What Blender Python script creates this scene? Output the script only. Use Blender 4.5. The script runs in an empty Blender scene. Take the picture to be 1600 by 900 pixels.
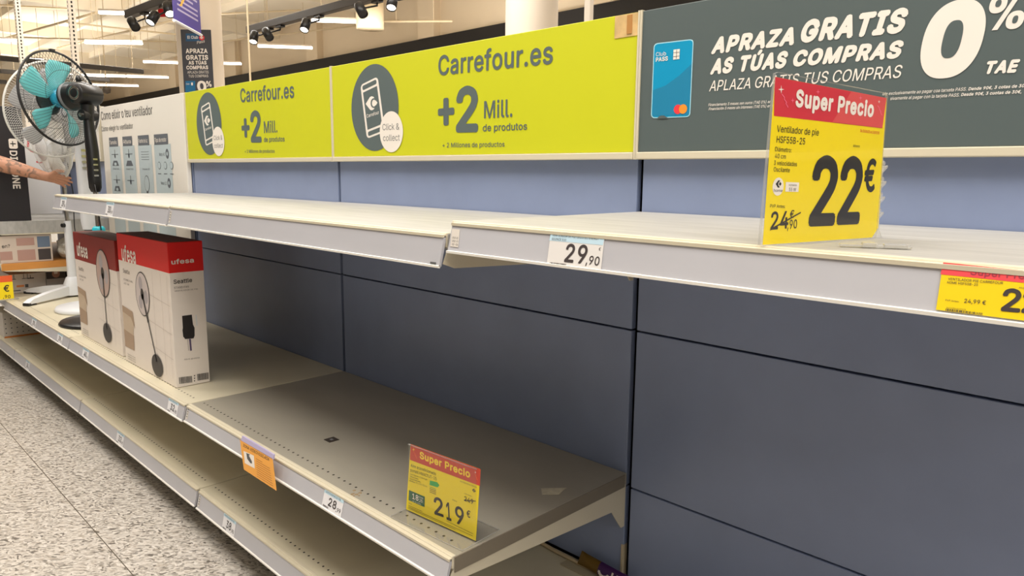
import bpy, bmesh, math, random
from mathutils import Vector, Matrix, Euler
random.seed(7)
scene = bpy.context.scene
COL = scene.collection

# ---------------------------------------------------------------- camera, world, lights, exposure
F_PX = 1121.29
CAM = Vector((2.3378, -1.4566, 1.2346))
YAW, PITCH, ROLL = math.radians(-44.5888), math.radians(9.0548), math.radians(0.6095)
FW = Vector((math.sin(YAW)*math.cos(PITCH), math.cos(YAW)*math.cos(PITCH), -math.sin(PITCH)))
_r = Vector((math.cos(YAW), -math.sin(YAW), 0)); _u = _r.cross(FW)
RT = _r*math.cos(ROLL) + _u*math.sin(ROLL); UP = -_r*math.sin(ROLL) + _u*math.cos(ROLL)
cd = bpy.data.cameras.new('camera'); cam = bpy.data.objects.new('camera', cd); COL.objects.link(cam)
cd.sensor_fit = 'HORIZONTAL'; cd.sensor_width = 36; cd.lens = F_PX/1600*36; cd.clip_start = .02; cd.clip_end = 200
M = Matrix.Identity(4)
for i in range(3):
    M[i][0] = RT[i]; M[i][1] = UP[i]; M[i][2] = -FW[i]; M[i][3] = CAM[i]
cam.matrix_world = M
scene.camera = cam
scene.view_settings.view_transform = 'Standard'; scene.view_settings.look = 'None'
scene.view_settings.gamma = 1; scene.view_settings.use_curve_mapping = False
scene.view_settings.exposure = -0.14

w = bpy.data.worlds.new('store_air'); scene.world = w; w.use_nodes = True
bg = w.node_tree.nodes['Background']; bg.inputs[0].default_value = (1, .90, .76, 1); bg.inputs[1].default_value = .16

def area(name, loc, sx, sy, power, rz=0, col=(1, .965, .915), up=False):
    l = bpy.data.lights.new(name, 'AREA'); l.shape = 'RECTANGLE'; l.size = sx; l.size_y = sy
    l.energy = power; l.color = col
    o = bpy.data.objects.new(name, l); COL.objects.link(o); o.location = loc
    o.rotation_euler = (0, 0, rz)
    if up: o.rotation_euler = (math.pi, 0, rz)
    return o
# rows of LED tubes over the aisle and over the rest of the store (same 45 degree grid as the tubes in view);
# every batten shines down and, more weakly, up on to the ceiling
for (x, y, p) in ((4.2, -1.35, 84), (2.3, -1.25, 70), (0.3, -1.4, 74), (-1.9, -1.4, 66), (-4.6, -1.9, 54), (3.4, -4.2, 10), (0.2, -4.6, 8), (6.4, -2.4, 70), (8.8, -1.7, 120), (8.4, -3.4, 45)):
    area('aisle_tube_row', (x, y, 3.95), 2.6, .12, p, math.radians(45))
    area('aisle_tube_row_up', (x, y, 3.5), 2.6, .12, p*.26, math.radians(45), up=True)
for (x, y, p) in ((-8, 2.5, 90), (-8, 6.5, 110), (-15, 4, 150), (-2, 5.5, 90), (3, 5, 60), (-22, 4, 160), (-3.0, 1.5, 120), (-27, 4, 150)):
    area('store_tube_row', (x, y, 3.95), 3.6, .15, p, math.radians(45))
    area('store_tube_row_up', (x, y, 3.3), 3.6, .15, p*.78, math.radians(45), up=True)

# ---------------------------------------------------------------- pixel -> point on a plane (measuring aid)
def ray(x, y): return FW + RT*((x-800)/F_PX) - UP*((y-450)/F_PX)
def onY(x, y, Y): d = ray(x, y); return CAM + d*((Y-CAM.y)/d.y)
def onX(x, y, X): d = ray(x, y); return CAM + d*((X-CAM.x)/d.x)
def onZ(x, y, Z): d = ray(x, y); return CAM + d*((Z-CAM.z)/d.z)

# ---------------------------------------------------------------- materials
def s2l(c):
    return tuple(((v/255)/12.92 if v/255 <= .04045 else ((v/255+.055)/1.055)**2.4) for v in c)
MATS = {}
def mat(name, rgb, rough=.5, metal=0., spec=.5, noise=0., nscale=6., nstretch=(1, 1, 1), bump=0., alpha=1., emit=None, coat=0., trans=0.):
    if name in MATS: return MATS[name]
    m = bpy.data.materials.new(name); m.use_nodes = True; nt = m.node_tree; b = nt.nodes['Principled BSDF']
    c = s2l(rgb)
    b.inputs['Base Color'].default_value = (*c, 1); b.inputs['Roughness'].default_value = rough
    b.inputs['Metallic'].default_value = metal; b.inputs['Specular IOR Level'].default_value = spec
    b.inputs['Alpha'].default_value = alpha; b.inputs['Coat Weight'].default_value = coat
    b.inputs['Transmission Weight'].default_value = trans
    if emit: b.inputs['Emission Color'].default_value = (*s2l(emit[0]), 1); b.inputs['Emission Strength'].default_value = emit[1]
    if noise or bump:
        tc = nt.nodes.new('ShaderNodeTexCoord'); mp = nt.nodes.new('ShaderNodeMapping'); mp.inputs['Scale'].default_value = nstretch
        nz = nt.nodes.new('ShaderNodeTexNoise'); nz.inputs['Scale'].default_value = nscale; nz.inputs['Detail'].default_value = 5
        nt.links.new(tc.outputs['Object'], mp.inputs[0]); nt.links.new(mp.outputs[0], nz.inputs['Vector'])
        if noise:
            r = nt.nodes.new('ShaderNodeValToRGB')
            r.color_ramp.elements[0].position = .3; r.color_ramp.elements[1].position = .7
            r.color_ramp.elements[0].color = (*[v*(1-noise) for v in c], 1); r.color_ramp.elements[1].color = (*[min(1, v*(1+noise)) for v in c], 1)
            nt.links.new(nz.outputs[0], r.inputs[0]); nt.links.new(r.outputs[0], b.inputs['Base Color'])
        if bump:
            bp = nt.nodes.new('ShaderNodeBump'); bp.inputs['Strength'].default_value = bump; bp.inputs['Distance'].default_value = .002
            nt.links.new(nz.outputs[0], bp.inputs['Height']); nt.links.new(bp.outputs[0], b.inputs['Normal'])
    MATS[name] = m; return m

def clear_mat(name, tint=(1, 1, 1), amount=.12, grey=.0):
    # thin clear plastic: mostly see-through with a glossy skin
    if name in MATS: return MATS[name]
    m = bpy.data.materials.new(name); m.use_nodes = True; nt = m.node_tree; L = nt.links.new
    for n in list(nt.nodes): nt.nodes.remove(n)
    o = nt.nodes.new('ShaderNodeOutputMaterial'); t = nt.nodes.new('ShaderNodeBsdfTransparent'); t.inputs[0].default_value = (*tint, 1)
    g = nt.nodes.new('ShaderNodeBsdfGlossy'); g.inputs['Roughness'].default_value = .06
    lw = nt.nodes.new('ShaderNodeLayerWeight'); pw = nt.nodes.new('ShaderNodeMath'); pw.operation = 'POWER'; pw.inputs[1].default_value = 5
    ml = nt.nodes.new('ShaderNodeMath'); ml.operation = 'MULTIPLY_ADD'; ml.inputs[1].default_value = .8; ml.inputs[2].default_value = amount; ml.use_clamp = True
    lw.inputs[0].default_value = .5
    mx = nt.nodes.new('ShaderNodeMixShader')
    L(lw.outputs['Facing'], pw.inputs[0]); L(pw.outputs[0], ml.inputs[0]); L(ml.outputs[0], mx.inputs[0])
    L(t.outputs[0], mx.inputs[1]); L(g.outputs[0], mx.inputs[2])
    if grey:
        d = nt.nodes.new('ShaderNodeBsdfDiffuse'); d.inputs[0].default_value = (.8, .78, .74, 1); m2 = nt.nodes.new('ShaderNodeMixShader'); m2.inputs[0].default_value = grey
        L(mx.outputs[0], m2.inputs[1]); L(d.outputs[0], m2.inputs[2]); L(m2.outputs[0], o.inputs[0])
    else: L(mx.outputs[0], o.inputs[0])
    MATS[name] = m; return m

def floor_mat():
    m = bpy.data.materials.new('terrazzo'); m.use_nodes = True; nt = m.node_tree; b = nt.nodes['Principled BSDF']; N = nt.nodes.new; L = nt.links.new
    tc = N('ShaderNodeTexCoord'); m0 = N('ShaderNodeMapping'); m0.inputs['Rotation'].default_value = (0, 0, math.radians(-45)); mp = N('ShaderNodeMapping'); mp.inputs['Scale'].default_value = (.55, 1.0, 1)
    L(tc.outputs['Object'], m0.inputs[0]); L(m0.outputs[0], mp.inputs[0])
    n0 = N('ShaderNodeTexNoise'); n0.inputs['Scale'].default_value = 20; n0.inputs['Detail'].default_value = 2
    L(mp.outputs[0], n0.inputs['Vector'])
    mixv = N('ShaderNodeMix'); mixv.data_type = 'VECTOR'; mixv.inputs[0].default_value = .055
    L(mp.outputs[0], mixv.inputs[4]); L(n0.outputs['Color'], mixv.inputs[5])
    v = N('ShaderNodeTexVoronoi'); v.inputs['Scale'].default_value = 180; L(mixv.outputs[1], v.inputs['Vector'])
    sep = N('ShaderNodeSeparateColor'); L(v.outputs['Color'], sep.inputs[0])
    r = N('ShaderNodeValToRGB'); r.color_ramp.interpolation = 'CONSTANT'
    e = r.color_ramp.elements
    e[0].position = 0; e[0].color = (*s2l((118, 112, 105)), 1); e[1].position = .09; e[1].color = (*s2l((158, 152, 144)), 1)
    for p, c in ((.24, (196, 189, 180)), (.52, (206, 199, 190)), (.76, (184, 175, 164)), (.86, (214, 208, 200))):
        k = e.new(p); k.color = (*s2l(c), 1)
    L(sep.outputs[0], r.inputs[0])
    n2 = N('ShaderNodeTexNoise'); n2.inputs['Scale'].default_value = 85; n2.inputs['Detail'].default_value = 6; L(mp.outputs[0], n2.inputs['Vector'])
    r2 = N('ShaderNodeValToRGB'); r2.color_ramp.elements[0].position = .38; r2.color_ramp.elements[0].color = (.42, .40, .37, 1); r2.color_ramp.elements[1].position = .5; r2.color_ramp.elements[1].color = (1, 1, 1, 1)
    L(n2.outputs[0], r2.inputs[0])
    mu = N('ShaderNodeMix'); mu.data_type = 'RGBA'; mu.blend_type = 'MULTIPLY'; mu.inputs[0].default_value = .5
    L(r.outputs[0], mu.inputs[6]); L(r2.outputs[0], mu.inputs[7])
    # joints every 1.2 m along y = -0.815
    sx = N('ShaderNodeSeparateXYZ'); L(tc.outputs['Object'], sx.inputs[0])
    def joint(out, off):
        a = N('ShaderNodeMath'); a.operation = 'ADD'; a.inputs[1].default_value = off; L(out, a.inputs[0])
        p = N('ShaderNodeMath'); p.operation = 'PINGPONG'; p.inputs[1].default_value = .6; L(a.outputs[0], p.inputs[0])
        l = N('ShaderNodeMath'); l.operation = 'LESS_THAN'; l.inputs[1].default_value = .0016; L(p.outputs[0], l.inputs[0]); return l
    j = joint(sx.outputs[1], .815)
    mj = N('ShaderNodeMix'); mj.data_type = 'RGBA'; mj.inputs[7].default_value = (*s2l((92, 84, 72)), 1)
    L(j.outputs[0], mj.inputs[0]); L(mu.outputs[2], mj.inputs[6]); L(mj.outputs[2], b.inputs['Base Color'])
    b.inputs['Roughness'].default_value = .33; b.inputs['Specular IOR Level'].default_value = .4
    return m

CREAM = mat('cream_metal', (214, 204, 180), .4)
RAIL = mat('rail_plastic', (184, 183, 188), .3, noise=.03, nscale=14, nstretch=(.3, 1, 1))
RAILLIP = mat('rail_lip', (236, 232, 224), .25)
TOPDECK = mat('worn_white_laminate', (172, 170, 166), .5, noise=.12, nscale=22, nstretch=(.25, 2.5, 1))
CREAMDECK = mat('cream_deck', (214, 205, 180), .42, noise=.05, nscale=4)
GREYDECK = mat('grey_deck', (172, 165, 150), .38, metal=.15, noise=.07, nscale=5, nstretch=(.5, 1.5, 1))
HOLE = mat('hole_dark', (38, 33, 26), .9)
BLUE = mat('blue_panel', (136, 149, 181), .38, spec=.5, noise=.045, nscale=7, bump=.05)
DARKGAP = mat('dark_gap', (22, 22, 26), .7)
PLINTH = mat('plinth', (70, 66, 60), .7)
LIME = mat('lime_print', (205, 207, 28), .45)
SLATE = mat('slate_print', (92, 104, 104), .45)
DKGREEN = mat('slate_board', (86, 97, 97), .45)
WHITEP = mat('white_print', (240, 232, 222), .5)
WHITEC = mat('white_card', (236, 230, 220), .5)
BLACKP = mat('black_print', (38, 34, 32), .5)
GREYP = mat('grey_print', (86, 86, 86), .5)
YELP = mat('yellow_print', (250, 222, 18), .45)
REDP = mat('red_print', (214, 54, 60), .45)
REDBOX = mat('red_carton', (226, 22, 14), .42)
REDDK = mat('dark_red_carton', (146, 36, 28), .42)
CARTON = mat('white_carton', (238, 228, 218), .5, noise=.02, nscale=3)
CLEAR = clear_mat('clear_plastic', (.985, .985, .985), .035)
CLEAREDGE = clear_mat('clear_plastic_edge', (.9, .9, .88), .12, .28)
CHROME = mat('chrome', (205, 200, 190), .18, metal=1)
BLACKPL = mat('black_plastic', (24, 23, 24), .35)
WHITEPL = mat('white_plastic', (232, 234, 238), .35)
GREYPL = mat('grey_plastic', (130, 132, 136), .4)
TURQ = mat('turquoise_plastic', (104, 196, 204), .2)
TURQHUB = mat('turquoise_hub', (38, 168, 206), .25)
WIREBLK = mat('black_wire', (34, 33, 34), .4)
WIREWHT = mat('white_wire', (232, 230, 224), .4)
WALLC = mat('cream_paint', (234, 216, 188), .8)
CEILC = mat('ceiling_paint', (238, 226, 204), .9)
BLACKW = mat('black_fascia', (20, 17, 18), .6)
COLW = mat('column_paint', (240, 226, 208), .7)
LED = mat('led_tube', (255, 250, 240), .4, emit=((255, 248, 235), 7.0))
SPOTLIT = mat('spot_lens', (255, 250, 240), .4, emit=((255, 246, 228), 6.0))
TRACK = mat('track_metal', (62, 56, 50), .5)
PIPE = mat('pipe_paint', (206, 186, 152), .6)

# ---------------------------------------------------------------- mesh builder
class MB:
    def __init__(s): s.v = []; s.f = []; s.m = []; s.sm = []; s.mats = []
    def mi(s, m):
        if m not in s.mats: s.mats.append(m)
        return s.mats.index(m)
    def add(s, verts, faces, m, smooth=False, T=None):
        b = len(s.v); k = s.mi(m)
        for p in verts:
            p = Vector(p); s.v.append(T @ p if T is not None else p)
        for f in faces: s.f.append([b+i for i in f]); s.m.append(k); s.sm.append(smooth)
        return s
    def box(s, lo, hi, m, T=None, bevel=0.):
        x0, y0, z0 = lo; x1, y1, z1 = hi
        if bevel:
            bm = bmesh.new(); bmesh.ops.create_cube(bm, size=1)
            for v in bm.verts: v.co = Vector(((x0+x1)/2+v.co.x*(x1-x0), (y0+y1)/2+v.co.y*(y1-y0), (z0+z1)/2+v.co.z*(z1-z0)))
            bmesh.ops.bevel(bm, geom=bm.edges[:], offset=bevel, segments=2, affect='EDGES', profile=.5)
            bm.verts.index_update()
            s.add([v.co.copy() for v in bm.verts], [[v.index for v in f.verts] for f in bm.faces], m, False, T); bm.free(); return s
        v = [(x0, y0, z0), (x1, y0, z0), (x1, y1, z0), (x0, y1, z0), (x0, y0, z1), (x1, y0, z1), (x1, y1, z1), (x0, y1, z1)]
        return s.add(v, [(0, 3, 2, 1), (4, 5, 6, 7), (0, 1, 5, 4), (1, 2, 6, 5), (2, 3, 7, 6), (3, 0, 4, 7)], m, False, T)
    def tube(s, pts, r, m, n=8, T=None, caps=True):
        pts = [Vector(p) for p in pts]; rr = r if isinstance(r, (list, tuple)) else [r]*len(pts)
        vs = []; N = None
        for i, p in enumerate(pts):
            t = (pts[min(i+1, len(pts)-1)] - pts[max(i-1, 0)]).normalized()
            if N is None: N = t.orthogonal().normalized()
            else:
                N = (N - t*N.dot(t)); N = N.normalized() if N.length > 1e-6 else t.orthogonal().normalized()
            B = t.cross(N)
            for k in range(n):
                a = 2*math.pi*k/n; vs.append(p + (N*math.cos(a)+B*math.sin(a))*rr[i])
        fs = [(i*n+k, i*n+(k+1) % n, (i+1)*n+(k+1) % n, (i+1)*n+k) for i in range(len(pts)-1) for k in range(n)]
        s.add(vs, fs, m, True, T)
        if caps:
            s.add(vs[:n], [tuple(reversed(range(n)))], m, False, T); s.add(vs[-n:], [tuple(range(n))], m, False, T)
        return s
    def lathe(s, prof, m, n=32, T=None, smooth=True):   # profile (r, z), about z
        vs = []; L = len(prof)
        for k in range(n):
            a = 2*math.pi*k/n
            for r, z in prof: vs.append((r*math.cos(a), r*math.sin(a), z))
        fs = [(k*L+i, ((k+1) % n)*L+i, ((k+1) % n)*L+i+1, k*L+i+1) for k in range(n) for i in range(L-1)]
        return s.add(vs, fs, m, smooth, T)
    def prism(s, poly, d0, d1, m, axis='y', T=None):  # 2D polygon extruded along an axis
        def P(a, b, d): return {'y': (a, d, b), 'x': (d, a, b), 'z': (a, b, d)}[axis]
        n = len(poly); vs = [P(a, b, d0) for a, b in poly] + [P(a, b, d1) for a, b in poly]
        fs = [tuple(range(n)), tuple(reversed(range(n, 2*n)))] + [(i, n+i, n+(i+1) % n, (i+1) % n) for i in range(n)]
        return s.add(vs, fs, m, False, T)
    def build(s, name, parent=None, origin=None):
        me = bpy.data.meshes.new(name)
        o = Vector(origin) if origin is not None else (parent_origin(parent) if parent else base_of(s.v))
        me.from_pydata([tuple(v-o) for v in s.v], [], s.f)
        for m in s.mats: me.materials.append(m)
        me.polygons.foreach_set('material_index', s.m); me.polygons.foreach_set('use_smooth', s.sm); me.update()
        bm = bmesh.new(); bm.from_mesh(me); bmesh.ops.recalc_face_normals(bm, faces=bm.faces) if not getattr(s, 'keep', False) else None
        bm.to_mesh(me); bm.free()
        ob = bpy.data.objects.new(name, me); COL.objects.link(ob)
        if parent: ob.parent = parent; ob.location = o - parent_origin(parent)
        else: ob.location = o
        return ob
ORG = {}
def parent_origin(p): return ORG.get(p.name, p.matrix_world.translation.copy() if p.parent else Vector(p.location))
def base_of(v):
    return Vector(((min(p.x for p in v)+max(p.x for p in v))/2, (min(p.y for p in v)+max(p.y for p in v))/2, min(p.z for p in v)))
def tag(o, label, cat, group=None):
    o['label'] = label; o['category'] = cat
    if group: o['group'] = group
    return o
def thing(name, label, cat, loc, group=None):
    o = bpy.data.objects.new(name, None); o.empty_display_size = .05; COL.objects.link(o); o.location = loc
    ORG[o.name] = Vector(loc)
    return tag(o, label, cat, group)
def sub(mb, name, parent):      # a part whose own children can follow
    o = mb.build(name, parent); ORG[o.name] = parent_origin(parent); return o
def struct(o): o['kind'] = 'structure'; return o

# ---------------------------------------------------------------- flat printing on a plane
# letter outlines on a 500-unit em: advance width, then the closed loops of each letter
GLYPH = {
'!': (98, ['34,80 32,254 66,254 64,80', '49,-2 40,-1 33,4 28,12 26,20 28,29 33,37 40,42 49,43 58,42 65,37 70,29 72,20 70,12 65,4 58,-1']),
'%': (338, ['88,141 73,143 60,149 50,157 43,168 39,180 37,194 37,206 39,220 43,232 51,243 60,251 73,257 88,258 103,257 115,251 125,243 132,232 136,220 138,206 138,194 136,180 132,168 125,157 115,149 103,143', '88,164 99,166 106,173 110,183 112,194 112,206 110,217 106,227 99,234 88,236 77,234 69,227 65,217 64,206 64,194 65,183 69,173 76,166', '251,-5 236,-3 223,2 213,11 206,21 202,34 200,48 200,60 202,74 206,86 213,97 223,105 236,111 251,112 266,111 278,105 288,97 295,86 299,74 300,60 300,48 299,34 295,21 288,11 278,2 265,-3', '251,17 262,20 269,26 273,36 274,48 274,60 273,71 269,81 262,88 251,90 240,88 232,81 228,71 226,60 226,48 228,36 232,26 239,20', '66,0 241,254 270,254 95,0']),
'&': (224, ['98,-3 75,-1 55,6 39,17 27,31 20,48 17,67 19,82 24,95 32,106 42,117 55,128 70,139 108,168 118,176 123,181 127,187 130,194 131,202 129,214 123,223 113,228 101,230 92,229 84,227 77,222 73,216 69,208 68,199 69,190 73,182 78,173 84,164 92,153 102,142 219,0 182,0 86,116 72,132 61,146 51,159 44,172 39,185 38,199 40,215 45,229 55,241 67,249 82,255 100,257 118,255 133,249 145,241 154,230 160,217 162,202 161,191 158,181 152,171 146,162 128,146 77,109 64,98 55,87 50,77 48,66 50,54 55,44 62,35 72,29 83,25 96,23 111,25 126,30 139,37 151,48 160,61 168,76 173,93 174,112 204,112 202,90 198,72 192,57 185,46 179,38 166,23 153,12 136,3 117,-2']),
'(': (137, ['45,103 46,132 50,162 57,192 66,221 76,247 88,270 118,270 106,242 95,214 87,185 81,157 77,129 76,103 77,80 80,57 86,33 94,8 105,-19 118,-48 88,-48 69,-11 56,27 47,66']),
')': (137, ['19,-48 32,-18 43,9 51,34 57,58 60,81 61,103 60,129 56,157 50,185 41,214 31,242 19,270 48,270 60,247 71,221 80,192 86,162 91,132 92,103 89,65 81,27 67,-11 48,-48']),
'+': (227, ['99,17 99,182 128,182 128,17', '31,86 31,113 195,113 195,86']),
',': (94, ['19,-60 34,36 68,36 42,-60']),
'-': (227, ['168,122 168,94 57,94 57,122']),
'.': (94, ['48,-2 39,-1 31,4 26,12 25,20 26,29 31,37 39,42 48,43 56,42 64,37 69,29 71,20 69,12 64,4 56,-1']),
'/': (125, ['117,266 36,-38 7,-38 89,266']),
'0': (227, ['113,-3 87,0 65,12 47,31 34,57 27,89 24,127 27,165 35,197 48,223 65,242 87,254 113,258 139,254 161,242 179,223 192,197 200,165 203,127 200,89 192,57 179,31 162,12 140,0', '113,25 131,28 145,37 157,52 165,72 170,97 172,127 170,157 165,182 157,203 145,218 131,227 113,230 96,227 82,218 70,203 62,182 56,157 55,127 56,97 62,72 70,52 82,37 96,28']),
'1': (227, ['38,0 38,27 195,27 195,0', '138,254 138,0 106,0 106,224 105,224 43,179 43,213 99,254']),
'2': (227, ['32,0 32,24 117,114 130,129 141,141 149,153 155,163 159,174 160,186 159,198 154,209 146,218 137,224 125,228 112,230 98,228 86,224 77,216 69,207 65,195 64,181 33,181 35,202 43,221 55,237 72,248 91,255 112,258 134,255 153,248 169,237 181,223 188,205 191,186 189,172 185,159 179,145 168,129 153,111 133,90 76,30 76,28 195,28 195,0']),
'3': (227, ['109,-3 87,-1 66,5 49,15 35,29 26,46 22,66 55,66 57,54 63,44 72,35 83,30 95,26 109,25 124,26 138,30 149,37 157,46 163,58 165,72 163,86 158,98 150,109 137,117 121,122 101,124 78,124 78,150 144,224 144,226 35,226 35,254 186,254 186,230 106,139 106,144 132,144 154,138 172,127 185,111 194,93 196,72 194,51 185,33 172,18 154,6 133,-1']),
'4': (227, ['20,53 20,79 123,254 155,254 54,83 54,81 207,81 207,53', '141,0 141,159 171,159 171,0']),
'5': (227, ['111,-3 89,-1 70,6 54,16 41,30 33,47 30,65 61,65 64,54 69,44 77,36 87,30 98,26 111,25 125,27 138,32 149,41 157,52 162,66 164,81 162,97 157,111 148,122 137,131 124,137 109,138 96,137 84,134 73,129 64,123 34,126 48,254 183,254 183,226 75,226 67,151 68,151 77,157 89,162 101,166 115,167 131,165 147,160 161,153 172,143 182,130 189,116 194,99 195,82 193,58 184,38 171,21 154,8 134,-1']),
'6': (227, ['113,-3 91,-1 71,7 55,20 42,37 34,58 32,81 34,100 40,119 51,142 69,170 126,254 161,254 75,131 73,131 77,137 83,144 90,149 98,153 107,156 117,157 139,155 158,147 173,136 185,120 192,101 194,79 192,56 184,36 171,20 155,7 135,-1', '113,24 127,26 139,31 149,40 157,51 162,64 164,79 162,94 157,107 149,118 139,126 127,131 113,133 99,131 87,126 77,118 69,107 64,94 62,79 64,64 69,51 77,40 87,31 99,26']),
'7': (227, ['48,0 162,224 162,226 31,226 31,254 195,254 195,224 82,0']),
'8': (227, ['113,-3 89,-1 68,6 50,17 37,31 29,48 26,68 28,83 33,98 40,110 51,121 63,128 76,132 76,133 59,141 46,154 38,171 35,190 38,209 45,225 57,239 73,249 92,256 113,258 134,256 153,249 169,239 181,225 188,209 191,190 188,171 180,154 167,141 150,133 150,132 164,128 176,121 186,110 194,98 199,83 200,68 198,48 189,31 176,17 158,6 137,-1', '113,25 129,26 142,30 153,37 161,46 167,57 168,69 167,83 161,94 153,104 141,111 128,116 113,118 98,116 85,111 73,104 65,94 59,83 58,69 59,57 64,46 73,37 84,30 97,26', '113,145 126,146 137,150 146,157 154,165 158,176 160,188 158,200 154,210 147,218 138,225 126,229 113,230 100,229 89,225 79,218 72,210 68,200 66,188 68,176 72,165 79,157 89,150 100,146']),
'9': (227, ['113,258 135,255 155,247 171,234 184,217 192,197 194,173 192,155 186,135 175,112 158,84 100,0 65,0 151,124 154,124 149,117 144,111 137,105 128,101 119,98 109,97 87,100 69,107 53,119 41,134 34,154 32,176 34,198 42,218 55,235 71,247 91,255', '113,230 99,228 87,223 77,215 69,204 64,191 63,176 64,161 69,148 77,137 87,129 99,123 113,122 127,123 139,129 149,137 157,147 162,160 164,175 162,190 157,204 150,215 139,223 127,228']),
':': (94, ['48,-2 39,-1 31,4 26,12 25,20 26,29 31,37 39,42 48,43 56,42 64,37 69,29 71,20 69,12 64,4 56,-1', '48,135 39,137 31,142 26,149 25,158 26,167 31,174 39,179 48,181 56,179 64,174 69,167 71,158 69,149 64,142 56,137']),
'?': (179, ['66,76 66,80 67,100 71,115 76,126 84,135 93,142 104,149 115,157 123,167 129,178 131,192 129,203 125,213 119,220 110,226 100,230 89,231 78,230 69,226 60,221 53,213 48,202 46,189 14,189 17,209 24,226 36,240 51,250 69,256 89,258 110,256 127,249 142,239 153,226 160,209 162,191 160,172 153,156 142,142 127,130 117,124 110,118 104,111 100,103 98,93 97,79 97,76', '82,-2 73,-1 66,4 61,12 59,20 61,29 66,37 73,42 82,43 91,42 98,37 103,29 105,20 103,12 98,4 91,-1']),
'A': (240, ['8,0 101,254 138,254 231,0 198,0 144,151 138,167 132,186 125,210 116,239 123,239 114,209 106,185 100,166 95,151 43,0', '55,71 55,99 185,99 185,71']),
'B': (228, ['30,0 30,254 121,254 145,252 164,245 180,235 190,221 197,205 199,187 198,172 193,160 187,150 178,143 168,137 157,133 157,131 170,129 182,123 192,114 201,102 207,86 209,68 207,50 200,33 189,20 172,9 151,2 123,0', '62,29 122,29 148,31 165,40 175,53 178,68 176,81 171,92 163,102 153,109 140,114 124,115 62,115', '62,143 119,143 132,144 144,148 154,155 162,163 166,174 168,186 165,202 156,214 141,223 120,226 62,226']),
'C': (255, ['134,-3 103,1 75,12 52,32 35,58 24,90 20,127 24,165 35,197 52,223 75,242 103,254 134,258 152,256 170,252 186,245 201,236 214,224 224,209 232,193 236,174 204,174 200,186 195,197 187,206 179,214 169,220 158,224 146,227 134,228 111,225 92,216 75,202 62,182 54,157 52,127 54,97 63,72 75,53 92,38 112,29 134,26 146,27 158,30 169,34 179,40 187,48 195,57 200,68 204,80 236,80 232,62 224,45 214,31 201,19 187,9 170,2 153,-2']),
'D': (251, ['109,0 48,0 48,29 107,29 136,31 159,40 177,55 189,75 197,99 200,128 197,156 190,180 177,200 160,214 138,223 110,226 47,226 47,254 113,254 147,251 176,239 200,221 217,196 227,164 231,128 227,91 217,59 199,34 175,15 145,4', '62,254 62,0 30,0 30,254']),
'E': (209, ['30,0 30,254 186,254 186,226 62,226 62,143 178,143 178,114 62,114 62,29 188,29 188,0']),
'F': (205, ['30,0 30,254 185,254 185,226 62,226 62,139 173,139 173,111 62,111 62,0']),
'G': (260, ['134,-3 102,1 75,13 52,32 35,58 24,90 20,127 24,165 35,197 52,223 74,242 102,254 132,258 152,256 170,252 187,245 202,235 214,222 225,208 232,192 237,174 204,174 199,186 194,197 186,206 178,213 168,220 158,224 146,227 133,228 111,225 92,216 75,202 62,182 54,157 52,127 54,97 63,72 75,53 92,38 112,29 134,26 155,29 172,36 187,47 198,62 205,80 207,101 217,100 141,100 141,128 239,128 239,100 236,71 225,45 209,25 188,9 163,0']),
'H': (258, ['30,0 30,254 62,254 62,144 196,144 196,254 228,254 228,0 196,0 196,116 62,116 62,0']),
'I': (150, ['16,0 16,29 59,29 59,226 16,226 16,254 135,254 135,226 91,226 91,29 135,29 135,0']),
'J': (198, ['93,-3 62,2 38,16 22,40 17,73 17,86 49,86 49,73 52,52 61,37 75,28 93,25 110,28 124,37 133,52 136,73 136,254 168,254 168,73 163,40 147,16 123,2']),
'K': (233, ['52,73 52,108 61,119 70,131 87,152 96,162 106,172 182,254 224,254 116,138 114,138', '30,0 30,254 62,254 62,0', '186,0 94,130 114,155 224,0']),
'L': (196, ['30,0 30,254 62,254 62,29 181,29 181,0']),
'M': (314, ['30,0 30,254 76,254 139,94 141,87 147,71 150,61 153,52 156,42 158,33 161,24 154,24 156,32 159,41 165,61 171,79 174,87 176,94 238,254 284,254 284,0 252,0 252,174 253,184 253,229 256,229 253,217 241,181 237,171 234,161 231,152 228,145 171,0 143,0 85,145 83,152 76,170 72,181 69,192 65,204 60,216 56,229 59,229 60,219 60,186 61,175 61,0']),
'N': (262, ['30,0 30,254 68,254 172,91 181,75 194,53 207,27 202,27 200,54 200,79 199,89 199,254 232,254 232,0 193,0 101,145 65,207 54,226 60,227 60,209 62,177 62,0']),
'O': (267, ['133,-3 103,1 75,12 52,32 35,58 24,90 20,127 24,165 35,197 52,223 75,242 103,254 133,258 164,254 192,242 215,223 232,197 243,165 247,127 243,90 232,58 215,32 192,12 164,1', '133,26 155,29 175,38 191,52 204,72 212,97 215,127 212,157 204,182 191,202 175,216 155,225 133,228 112,225 92,216 75,202 63,182 54,157 52,127 54,97 63,72 75,52 92,38 112,29']),
'P': (222, ['30,0 30,254 118,254 144,252 166,244 183,231 195,215 202,195 204,174 202,152 195,133 183,116 166,104 144,96 118,93 55,93 55,121 116,121 134,123 149,128 159,136 167,147 171,160 172,174 171,188 167,201 159,211 148,219 134,224 116,226 62,226 62,0']),
'Q': (267, ['123,80 156,80 185,42 192,32 234,-24 200,-24 173,13 166,23', '133,-3 103,1 75,12 52,32 35,58 24,90 20,127 24,165 35,197 52,223 75,242 103,254 133,258 164,254 192,242 215,223 232,197 243,165 247,127 243,90 232,58 215,32 192,12 164,1', '133,26 155,29 175,38 191,52 204,72 212,97 215,127 212,157 204,182 191,202 175,216 155,225 133,228 112,225 92,216 75,202 63,182 54,157 52,127 54,97 63,72 75,52 92,38 112,29']),
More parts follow.
